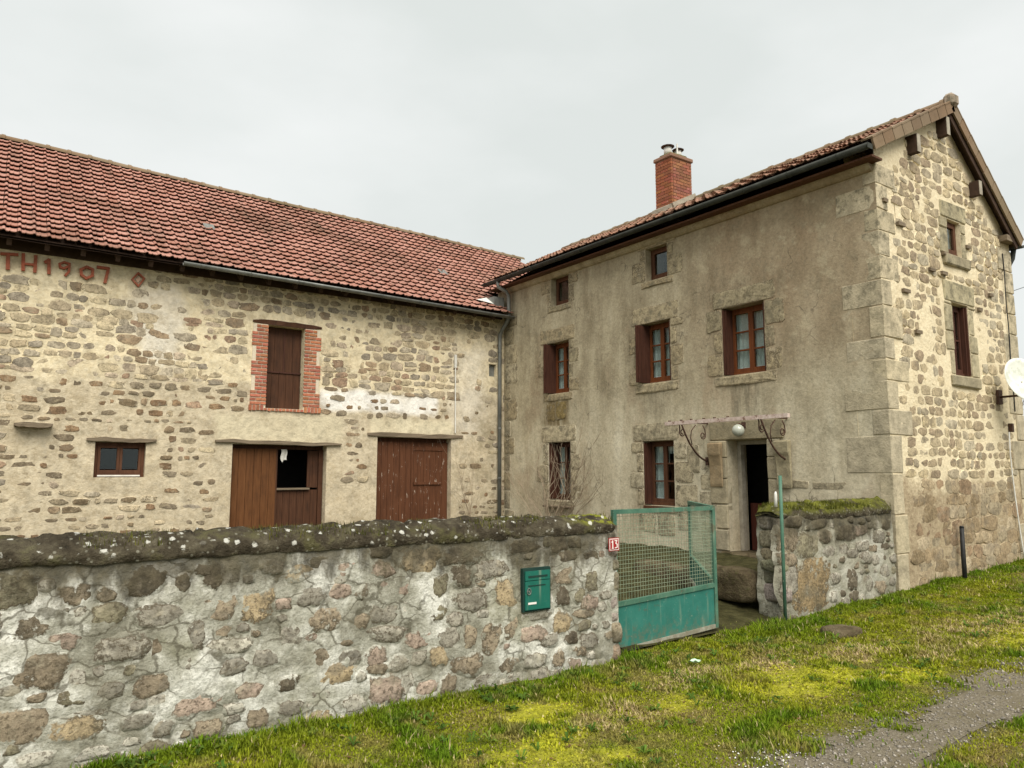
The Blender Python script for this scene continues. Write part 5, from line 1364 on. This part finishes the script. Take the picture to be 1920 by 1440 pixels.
# cement flashing round the foot
d = Vector((RXR - RXE, 0, RZR - RZE)).normalized(); n = Vector((-d.z, 0, d.x)); rz_ = lambda x: RZE + (x - RXE) * (RZR - RZE) / (RXR - RXE)
g = G(); c = Vector(((CX0 + CX1) / 2, CY0 - .03, rz_((CX0 + CX1) / 2) + .11)); g.obox(c, d * .40, Vector((0, .05, 0)), n * .07)
g.obox(Vector((CX0 - .03, (CY0 + CY1) / 2, rz_(CX0) + .09)), Vector((.05, 0, .03)), Vector((0, .27, 0)), Vector((0, 0, .07))); g.obj('chimney_flashing', 'cement', ch)

# ------------------------------------------------------------------ raised terrace and stone edge in front of the door
terr = thing('stone_terrace', (8.7, 6.7, .1), 'low brown earth terrace held by a mossy stone slab before the doorway', 'terrace')
rough_block('earth_fill', 7.62, 10.02, 5.74, 7.2, -.05, .52, 'yard', terr, .02, 3)
rough_block('edge_slab', 7.40, 7.72, 5.66, 6.75, .20, .60, 'step', terr, .03, 4)
rough_block('edge_slab', 7.46, 7.74, 6.78, 7.7, .12, .54, 'step', terr, .03, 5)

# ------------------------------------------------------------------ folding gate
gate = thing('folding_gate', (5.05, 5.44, .05), 'green two leaf metal gate with wire mesh above teal sheet panels', 'gate')
def gate_leaf(P0, P1, zb0, zb1, zt, first):
    P0 = Vector(P0); P1 = Vector(P1); d = (P1 - P0); L = d.length; d.normalize(); n = Vector((d.y, -d.x, 0)); t = .021
    def at(s, z, o=0): return P0 + d * s + n * o + Vector((0, 0, z))
    def bar(g, s0, z0, s1, z1, w=t):
        a, b_ = at(s0, z0), at(s1, z1); v = b_ - a; ln = v.length / 2; v.normalize(); s_ = v.cross(n).normalized(); g.obox((a + b_) / 2, v * ln, n * w, s_ * w)
    zm0, zm1 = .47 + zb0 * .5, .50 + zb1 * .5
    g = G(); bar(g, t, zb0, t, zt); bar(g, L - t, zb1, L - t, zt); bar(g, 2 * t + .001, zt - t, L - 2 * t - .001, zt - t); bar(g, 2 * t + .001, zm0, L - 2 * t - .001, zm1)
    lf = g.obj('leaf_frame', 'gate_frame', gate)
    g = G(); bar(g, 2 * t + .001, zb0 + t, L - 2 * t - .001, zb1 + t, t * .95); g.obj('bottom_rail', 'gate_rail', lf)
    g = G(); V = [at(2 * t, zb0 + 2 * t, .006), at(L - 2 * t, zb1 + 2 * t, .006), at(L - 2 * t, zm1 - t, .006), at(2 * t, zm0 - t, .006)]; W = [v - n * .008 for v in V]
    g.add(V + W, [(0, 1, 2, 3), (7, 6, 5, 4), (0, 4, 5, 1), (1, 5, 6, 2), (2, 6, 7, 3), (3, 7, 4, 0)]); g.obj('sheet_panel', 'gate_panel', lf)
    g = G(); k = 1; sp = .037
    while k * sp < L - 2 * t:
        s = t + k * sp; g.tube([at(s + rng.uniform(-.004, .004), zm0 + (zm1 - zm0) * s / L + t), at(s, zt - 2 * t)], .0021, 4, False); k += 1
    k = 1
    while zm1 + t + k * sp < zt - 2 * t:
        z = zm1 + t + k * sp; g.tube([at(2 * t, z - .03 * (1 - k / 20)), at(L - 2 * t, z)], .0021, 4, False); k += 1
    g.obj('wire_mesh', 'wire', lf)
    if first:
        for z in (.25, 1.15): G().tube([at(-.02, z), at(-.02, z + .09)], .02, 8).obj('hinge', 'iron', lf)
gate_leaf((5.045, 5.44, 0), (6.49, 5.40, 0), .03, .115, 1.385, True)
gate_leaf((6.53, 5.45, 0), (7.38, 6.53, 0), .20, .40, 1.385, False)
pole = thing('gate_pole', (7.40, 5.21, .1), 'thin upright green metal pole at the mossy wall end', 'pole')
G().tube([(7.395, 5.20, .1), (7.40, 5.20, 1.0), (7.405, 5.20, 1.71)], .019, 8).obj('pole_tube', 'gate_frame', pole, True)
G().tube([(7.36, 5.24, 1.36), (7.365, 5.24, 1.50), (7.37, 5.24, 1.53)], [.020, .017, .008], 8).obj('pole_sleeve', 'white_paint', pole, True)

# ------------------------------------------------------------------ letter box in the wall, house number
mb = thing('letter_box', (4.0, GY, .57), 'teal green metal letter box set in the rubble wall', 'letter box')
x0, x1, z0, z1 = MAILBOX; yf = GY - .036
G().box(x0 - .018, x1 + .018, yf + .008, GY + .1, z0 - .018, z1 + .022).obj('box_case', 'mail_dark', mb)
g = G(); g.box(x0, x1, yf - .006, yf + .006, z0, z1 - .085); bx = g.obj('box_door', 'mailbox', mb)
G().box(x0, x1, yf - .008, yf + .006, z1 - .079, z1 - .002).obj('box_flap', 'mailbox', mb)
G().box(x0 + .03, x1 - .03, yf - .012, yf - .0085, z1 - .055, z1 - .04).obj('slot_ridge', 'mail_dark', mb)
G().box(x0 + .03, x1 - .05, yf - .010, yf - .0065, z1 - .128, z1 - .120).obj('slot_ridge', 'mail_dark', bx)
G().box(x0 + .028, x0 + .115, yf - .010, yf - .0065, z0 + .045, z0 + .062).obj('name_strip', 'plate_white', bx)
g = G(); g.tube([(x0 + .035 + .02 * math.cos(t), yf - .012, z0 + .155 + .026 * math.sin(t)) for t in [2 * math.pi * k / 12 for k in range(13)]], .004, 5); g.tube([(x0 + .035, yf + .0, z0 + .155), (x0 + .035, yf - .014, z0 + .155)], .009, 8); g.obj('lock', 'zinc', bx)

pn = thing('number_plate', (4.88, GY - .06, 1.02), 'small red enamel house number plate reading 13 near the gate', 'number plate')
nx0, nx1, nz0, nz1 = 4.795, 4.925, 1.022, 1.142; ny = GY - .075
pb_ = G().box(nx0, nx1, ny - .006, ny, nz0, nz1).obj('plate', 'plate_red', pn)
G().box(nx0 + .007, nx1 - .007, ny - .0078, ny - .0062, nz0 + .007, nz1 - .007).obj('white_line', 'plate_white', pb_)
G().box(nx0 + .014, nx1 - .014, ny - .0095, ny - .008, nz0 + .014, nz1 - .014).obj('red_field', 'plate_red', pb_)
def digit(strokes):
    g = G(); yy = ny - .0112
    for k, (p, q, w) in enumerate(strokes):
        a = Vector((p[0], yy - .0003 * k, p[1])); b_ = Vector((q[0], yy - .0003 * k, q[1])); v = b_ - a; L = v.length / 2 + w * .3; v.normalize(); u = Vector((-v.z, 0, v.x)); g.obox((a + b_) / 2, v * L, Vector((0, .0012, 0)), u * w / 2)
    g.obj('digit', 'plate_white', pb_)
cxm = (nx0 + nx1) / 2; zb, zt = nz0 + .026, nz1 - .026
digit([((cxm - .022, zb), (cxm - .022, zt), .012), ((cxm - .033, zt - .014), (cxm - .024, zt - .003), .009), ((cxm - .032, zb), (cxm - .012, zb), .007)])
digit([((cxm + .006, zt), (cxm + .032, zt), .009), ((cxm + .032, zt), (cxm + .016, zt - .024), .009), ((cxm + .016, zt - .024), (cxm + .033, zt - .034), .010), ((cxm + .033, zt - .034), (cxm + .033, zb + .008), .011), ((cxm + .033, zb + .006), (cxm + .006, zb + .002), .009)])

# ------------------------------------------------------------------ things round the gable
dish = thing('satellite_dish', (13.43, HY, 2.95), 'white satellite dish on a wall arm near the gable edge', 'satellite dish')
dc = Vector((13.36, 4.86, 3.20)); dn = Vector((-.42, -.84, .30)).normalized(); du = dn.cross(Vector((0, 0, 1))).normalized(); dv = du.cross(dn).normalized(); V = []; F = []; n = 28
rings = 6
for side in (0, 1):
    V.append(dc - dn * (.075 + .006 * side))
    for k in range(1, rings + 1):
        rr = k / rings
        V += [dc + du * math.cos(2 * math.pi * i / n) * .34 * rr + dv * math.sin(2 * math.pi * i / n) * .38 * rr - dn * (.075 * (1 - rr * rr) + .006 * side) for i in range(n)]
S = 1 + rings * n
for side in (0, 1):
    o = side * S; f = [(o, o + 1 + i, o + 1 + (i + 1) % n) for i in range(n)]
    for k in range(rings - 1): f += [(o + 1 + k * n + i, o + 1 + (k + 1) * n + i, o + 1 + (k + 1) * n + (i + 1) % n, o + 1 + k * n + (i + 1) % n) for i in range(n)]
    F += f if side == 0 else [q[::-1] for q in f]
F += [(1 + (rings - 1) * n + i, S + 1 + (rings - 1) * n + i, S + 1 + (rings - 1) * n + (i + 1) % n, 1 + (rings - 1) * n + (i + 1) % n) for i in range(n)]
mk('reflector', V, F, 'dish', dish, None, None, True)
G().tube([dc - dn * .08, dc - dn * .14 - Vector((0, 0, .14)), Vector((13.43, 5.0, 2.96)), Vector((13.43, HY, 2.955))], .019, 8).obj('mount_arm', 'iron', dish, True)
G().box(13.36, 13.50, HY - .05, HY - .002, 2.84, 3.07).obj('wall_bracket', 'iron', dish)
lnb = dc + dn * .36 - dv * .2
g = G(); g.tube([dc - dv * .36 - dn * .01, lnb - dv * .05], .010, 6); g.tube([lnb - dv * .06, lnb + dv * .02], [.022, .032], 8); g.obj('feed_arm', 'zinc', dish)
cab = thing('hanging_cable', (13.9, HY - .04, .3), 'white cable hanging down the gable below the dish', 'cable')
g = G(); g.tube([on(x, y, 'Y', HY - .045) for x, y in ((1892, 810), (1894, 850), (1898, 890), (1904, 935), (1911, 985), (1918, 1030), (1924, 1060))], .011, 6); g.obj('cable_run', 'white_paint', cab, True)
G().box(13.72, 13.79, HY - .07, HY - .012, 2.40, 2.54).obj('cable_clip', 'iron', cab)
pst = thing('black_post', (11.67, 5.2, .22), 'short black post standing against the foot of the gable', 'post')
G().tube([(11.64, 5.19, .12), (11.66, 5.20, .55), (11.69, 5.21, .95)], [.032, .032, .030], 8).obj('post_tube', 'black_plastic', pst, True)
G().tube([(11.69, 5.21, .95), (11.692, 5.211, .975)], [.036, .02], 8).obj('post_cap', 'black_plastic', pst, True)
rk = thing('field_rock', (7.45, 4.5, .1), 'flat grey brown rock lying in the grass below the short wall', 'rock')
rough_block('rock_body', 7.22, 7.62, 4.40, 4.70, -.02, .16, 'step', rk, .035, 14, 8)
lit = thing('litter_scrap', (5.32, 4.69, .05), 'pale green plastic scrap lying on the grass near the gate', 'litter')
V = []; F = []
for i in range(6):
    for j in range(5): V.append((5.27 + i * .019, 4.66 + j * .017, float(gz(5.3, 4.69)) + .055 + .012 * math.sin(i * 1.3 + j) + .006 * math.cos(j * 2)))
for i in range(5):
    for j in range(4): k = i * 5 + j; F.append((k, k + 5, k + 6, k + 1))
mk('scrap_sheet', V + [(a, b_, c - .002) for a, b_, c in V], F + [tuple(q + 30 for q in f[::-1]) for f in F], 'litter', lit, None, None, True)
rag = thing('white_rag', (4.85, BY + .1, 2.1), 'scrap of white cloth hanging in the open stable door', 'cloth')
V = []; F = []
for i in range(5):
    for j in range(7): V.append((4.80 + i * .028 + .01 * math.sin(j), BY + .115 + .012 * math.sin(i * 2.2 + j * .4), 2.19 - j * .034 * (1 + .25 * (i == 1))))
for i in range(4):
    for j in range(6): k = i * 7 + j; F.append((k, k + 1, k + 8, k + 7))
mk('rag_sheet', V + [(a, b_ + .002, c) for a, b_, c in V], F + [tuple(q + 35 for q in f[::-1]) for f in F], 'rag', rag, None, None, True)

# ------------------------------------------------------------------ bare shrubs, far tree
def bush(name, label, base, nstem, hgt, lean, seed, m, r0, cat='shrub', depth=3, bound=None, curl=.22):
    r = random.Random(seed); t = thing(name, base, label, cat); stems = G(); tw = G()
    def grow(g, p, d, L, rad, lev):
        n = 7; pts = [Vector(p)]; d = Vector(d).normalized()
        for k in range(n):
            d = (d + Vector((r.uniform(-curl, curl), r.uniform(-curl, curl), r.uniform(-curl * .6, curl * .8)))).normalized(); q = pts[-1] + d * L / n
            if bound: q = bound(q)
            pts.append(q)
        g.tube(pts, [rad * (1 - .75 * k / n) for k in range(n + 1)], 5, False)
        if lev > 0:
            for _ in range(r.randint(2, 4)):
                k = r.randint(2, n); dd = (pts[k] - pts[k - 1]).normalized() + Vector((r.uniform(-.8, .8), r.uniform(-.8, .8), r.uniform(-.3, .7)))
                grow(tw, pts[k], dd, L * r.uniform(.35, .65), rad * .55, lev - 1)
    for s in range(nstem):
        a = r.uniform(0, 6.28); grow(stems, Vector(base) + Vector((r.uniform(-.12, .12), r.uniform(-.2, .2), 0)), Vector((math.cos(a) * lean[0], math.sin(a) * lean[1], 1)), hgt * r.uniform(.65, 1.1), r0 * r.uniform(.7, 1.1), depth)
    stems.obj('stem', m, t, True); tw.obj('twig', m, t, True); return t
bush('bare_shrub', 'leafless pale twiggy shrub growing against the house front', (9.70, 12.35, .42), 17, 1.75, (.08, 1.4), 5, 'twig', .012, bound=lambda q: Vector((min(q.x, 9.97), q.y, q.z)), depth=2, curl=.12)
bush('bare_creeper', 'thin leafless creeper stems beside the right barn door', (9.05, 14.33, .42), 6, 1.45, (.5, .05), 12, 'twig', .008, bound=lambda q: Vector((q.x, min(q.y, 14.44), q.z)), depth=1, curl=.1)
bush('bare_tree', 'distant bare tree behind the right edge of the house', (37.0, 14.6, .2), 3, 6.2, (.25, .25), 9, 'bark', .10, 'tree', 4, curl=.25)
# overhead wire behind the house
wire = thing('overhead_wire', (30, 12, 8.6), 'thin overhead wire crossing the sky right of the gable', 'wire')
pa, pb2 = on(1886, 550, 'Y', 12.0), on(1990, 515, 'Y', 12.0)
G().tube([tuple(np.array(pa) - [6, 0, 0.6]), tuple(pa), tuple(pb2)], .012, 5).obj('wire_strand', 'black_plastic', wire)
# far hedge on the horizon
def hedge():
    r = np.random.default_rng(6); n = 26000; Y = r.uniform(-45, 75, n); X = 75 + Y * .2 + r.normal(0, 1.6, n); h = 4.5 * (.6 + .8 * fbm(X * .06, Y * .06, 4))
    Z = r.uniform(0, 1, n) ** .8 * h; P = np.stack([X, Y, Z], 1); s = r.uniform(.25, .7, (n, 1)); d1 = r.normal(0, 1, (n, 3)); d2 = r.normal(0, 1, (n, 3))
    V = np.stack([P - d1 * s * .5, P + d1 * s * .5, P + d2 * s * .6], 1).reshape(-1, 3); k = r.uniform(.7, 1.2, n)
    T = np.repeat(np.stack([.10 * k, .105 * k, .085 * k], 1), 3, 0)
    o = fast('far_hedgerow', V, np.arange(3 * n).reshape(-1, 3), 'pebble', None, T, False, 'stuff'); props(o, 'grey bare hedgerow far off beyond the house', 'hedge')
hedge()

# ------------------------------------------------------------------ grass, gravel, rubble
def grass():
    r = np.random.default_rng(3); out = []
    def scatter(n, xr, yr, power):
        X = xr[0] + (xr[1] - xr[0]) * r.random(n) ** power; Y = r.uniform(*yr, n); return X, Y
    parts = [scatter(300000, (.2, 11.5), (2.2, 5.34), 1.25), scatter(45000, (3.5, 9.5), (.9, 2.3), 1.2), scatter(38000, (8, 17), (2.0, 5.34), 1.0), scatter(26000, (0, 9), (4.95, 5.34), 1.0), scatter(8000, (9.9, 14.6), (4.8, 5.34), 1.0), scatter(7000, (5.0, 7.5), (5.3, 5.75), 1.0)]
    X = np.concatenate([p[0] for p in parts]); Y = np.concatenate([p[1] for p in parts])
    # only where the lens or a step beside it could see
    d = np.stack([X, Y], 1); ang = (d @ _rt[:2]) / np.maximum(.01, d @ _hd[:2]); dep = d @ _hd[:2]
    ok = (np.abs(ang) < .86) & (dep > 2.9)
    lm = lane_mask(X, Y); ok &= r.random(len(X)) > np.clip(lm * 1.25, 0, .985)
    inwall = ((X < 5.03) | ((X > 7.15) & (X < 10))) & (Y > 5.25); ok &= ~inwall
    X, Y, dep = X[ok], Y[ok], dep[ok]; n = len(X)
    tuft = fbm(X * 3.2, Y * 3.2, 91, 3); big = fbm(X * 1.1, Y * 1.1, 92, 3); moss = patch(X, Y, MOSS); straw = patch(X, Y, STRAW)
    near = np.clip(1 - (5.3 - Y) / .45, 0, 1) * ((X < 5.1) | (X > 7.1)); gatefoot = np.exp(-(((X - 7.1) / .5) ** 2 + ((Y - 5.1) / .35) ** 2))
    h = .018 + .042 * np.clip((tuft - .44) * 3.5, 0, 1) + .055 * near * np.clip((big - .3) * 2.2, .15, 1) + .07 * gatefoot + .02 * straw
    h = h * (1 - .45 * moss) * r.uniform(.45, 1.3, n); h *= np.where(r.random(n) < .03, 1.7, 1)
    a = r.uniform(0, 2 * np.pi, n); bend = r.uniform(.25, 1.15, n) * (1 + .6 * straw); wdt = r.uniform(.0020, .0042, n) * (1 + dep / 9) * (1 + .5 * moss)
    Z = gz(X, Y) - .004
    dx, dy = np.cos(a), np.sin(a); sx, sy = -dy * wdt, dx * wdt
    hz = h / np.sqrt(1 + bend ** 2); mx, my = dx * hz * bend * .35, dy * hz * bend * .35; tx, ty = dx * hz * bend, dy * hz * bend
    V = np.stack([np.stack([X - sx, Y - sy, Z], 1), np.stack([X + sx, Y + sy, Z], 1), np.stack([X + mx - sx * .8, Y + my - sy * .8, Z + hz * .6], 1), np.stack([X + mx + sx * .8, Y + my + sy * .8, Z + hz * .6], 1), np.stack([X + tx, Y + ty, Z + hz], 1)], 1).reshape(-1, 3)
    o = np.arange(n)[:, None] * 5
    F = np.concatenate([o + np.array([0, 1, 3]), o + np.array([0, 3, 2]), o + np.array([2, 3, 4])], 0)
    c = np.ones((n, 3)) * np.array([.18, .215, .012])
    k1 = np.clip((tuft - .45) * 4, 0, 1)[:, None]; c = c + (np.array([.095, .16, .010]) - c) * k1
    k2 = np.clip((fbm(X * 1.7, Y * 1.7, 95, 3) - .46) * 4.5, 0, 1)[:, None] * .75; c = c + (np.array([.235, .24, .018]) - c) * k2
    k5 = np.clip((fbm(X * 5, Y * 5, 96, 3) - .54) * 6, 0, 1)[:, None] * .5; c = c + (np.array([.27, .19, .085]) - c) * k5
    c = c + (np.array([.085, .155, .010]) - c) * np.clip(near + gatefoot, 0, 1)[:, None] * .7
    c = c + (np.array([.38, .375, .03]) - c) * (moss * .9)[:, None]
    c = c + (np.array([.44, .34, .19]) - c) * (straw * (r.random(n) < .55) * .9)[:, None]
    dry = r.random(n) < .045; c[dry] = np.array([.40, .33, .17])
    c = c * r.uniform(.8, 1.6, (n, 1)); T = np.repeat(c, 5, 0)
    ob = fast('grass', V, F, 'grass', None, T, False, 'stuff'); props(ob, 'short mossy winter grass on the verge below the walls', 'grass')
grass()
def leafy(name, label, cat, centres, nleaf, ln, wd, cols, up, seed):
    """flat broad leaves: verge weeds or dead leaves, one mesh"""
    r = np.random.default_rng(seed); V = []; T = []
    for (x, y) in centres:
        a0 = r.uniform(0, 6.28); c = np.array(cols[r.integers(len(cols))]) * r.uniform(.75, 1.25); z = float(gz(x, y))
        for k in range(r.integers(*nleaf)):
            a = a0 + k * 2.4 + r.uniform(-.4, .4); L = r.uniform(*ln); w = r.uniform(*wd); u = r.uniform(*up); d = np.array([math.cos(a), math.sin(a), 0]); s_ = np.array([-d[1], d[0], r.uniform(-.3, .3)])
            b0 = np.array([x, y, z + .006]); V += [b0, b0 + d * L * .5 + s_ * w + [0, 0, L * u], b0 + d * L + [0, 0, L * u * .7], b0 + d * L * .5 - s_ * w + [0, 0, L * u]]; T += [c * r.uniform(.85, 1.15)] * 4
    V = np.array(V); o = fast(name, V, np.arange(len(V)).reshape(-1, 4), 'grass', None, np.array(T), False, 'stuff'); props(o, label, cat)
wr = np.random.default_rng(31)
def verge(n, near=False):
    X = .8 + 9.5 * wr.random(n) ** 1.1; Y = (5.28 - np.abs(wr.normal(0, .25, n))) if near else wr.uniform(3.2, 5.2, n)
    return [(x, y) for x, y in zip(X, Y) if not (y > 5.26) and lane_mask(np.array([x]), np.array([y]))[0] < .5]
leafy('verge_weeds', 'low broad leaved weeds scattered through the verge grass', 'weeds', verge(150) + verge(90, True), (5, 10), (.035, .085), (.006, .014), [(.10, .17, .025), (.07, .13, .02), (.14, .19, .03)], (.25, .8), 7)
leafy('dead_leaves', 'brown dead leaves lying on the grass', 'leaves', verge(170), (1, 3), (.02, .05), (.007, .014), [(.22, .13, .06), (.30, .20, .10), (.16, .09, .045)], (.05, .35), 8)
def coping_moss(parent, a0, a1, ztop, n, seed, cols):
    r = np.random.default_rng(seed); X = r.uniform(a0, a1, n); keep = fbm(X * 2.2, X * 0 + seed, seed, 3) > .48; X = X[keep]; n = len(X)
    Y = GY + .17 + r.uniform(-.17, .17, n); Z = ztop - .045 - ((Y - GY - .17) / .2) ** 2 * .07; h = r.uniform(.012, .045, n); a = r.uniform(0, 6.28, n); w = r.uniform(.003, .007, n)
    V = np.stack([np.stack([X - np.sin(a) * w, Y + np.cos(a) * w, Z], 1), np.stack([X + np.sin(a) * w, Y - np.cos(a) * w, Z], 1), np.stack([X + np.cos(a) * h * .6, Y + np.sin(a) * h * .6, Z + h + .03], 1)], 1).reshape(-1, 3)
    c = np.array(cols)[r.integers(0, len(cols), n)] * r.uniform(.7, 1.3, (n, 1))
    fast('moss_tufts', V, np.arange(3 * n).reshape(-1, 3), 'grass', parent, np.repeat(c, 3, 0), False, 'stuff')
coping_moss(gw, -2, 4.95, 1.36, 5200, 3, [(.09, .10, .02), (.12, .12, .03), (.07, .06, .03), (.16, .15, .04)])
coping_moss(sw, 7.55, 9.95, 1.39, 4200, 4, [(.10, .11, .018), (.15, .15, .03), (.07, .08, .015)])
OCT_V = np.array([(1, 0, 0), (0, 1, 0), (-1, 0, 0), (0, -1, 0), (0, 0, .75), (0, 0, -.6)]); OCT_F = np.array([(0, 1, 4), (1, 2, 4), (2, 3, 4), (3, 0, 4), (1, 0, 5), (2, 1, 5), (3, 2, 5), (0, 3, 5)])
def pebbles():
    r = np.random.default_rng(4); n = 26000; X = 3.2 + 11 * r.random(n) ** 1.4; Y = r.uniform(-.3, 3.5, n); d = np.stack([X, Y], 1); ang = (d @ _rt[:2]) / np.maximum(.01, d @ _hd[:2])
    ok = (np.abs(ang) < .86) & (d @ _hd[:2] > 2.9) & (r.random(n) < np.clip(lane_mask(X, Y) * 1.1 + .03, 0, 1)); X, Y = X[ok], Y[ok]; n = len(X)
    s = r.uniform(.004, .013, n) * np.where(r.random(n) < .04, 1.8, 1); k = r.uniform(.6, 1.5, n)
    V = OCT_V[None] * s[:, None, None] * r.uniform(.6, 1.3, (n, 6, 1)) + np.stack([X, Y, gz(X, Y) + .008], 1)[:, None]
    F = (OCT_F[None] + (np.arange(n) * 6)[:, None, None]).reshape(-1, 3); T = np.repeat(np.stack([.25 * k, .225 * k, .19 * k], 1), 6, 0)
    o = fast('gravel', V.reshape(-1, 3), F, 'pebble', None, T, False, 'stuff'); props(o, 'loose grey gravel on the lane', 'gravel')
pebbles()
def crumbs():
    r = np.random.default_rng(14); n = 90; X = r.normal(4.05, .16, n); Y = r.normal(3.02, .13, n); s = r.uniform(.003, .009, n)
    V = OCT_V[None] * s[:, None, None] * r.uniform(.5, 1.4, (n, 6, 1)) + np.stack([X, Y, gz(X, Y) + .010], 1)[:, None]
    o = fast('white_rubble', V.reshape(-1, 3), (OCT_F[None] + (np.arange(n) * 6)[:, None, None]).reshape(-1, 3), 'chalk', None, None, False, 'stuff'); props(o, 'white rubble crumbs spilled where the gravel lane begins', 'rubble')
crumbs()
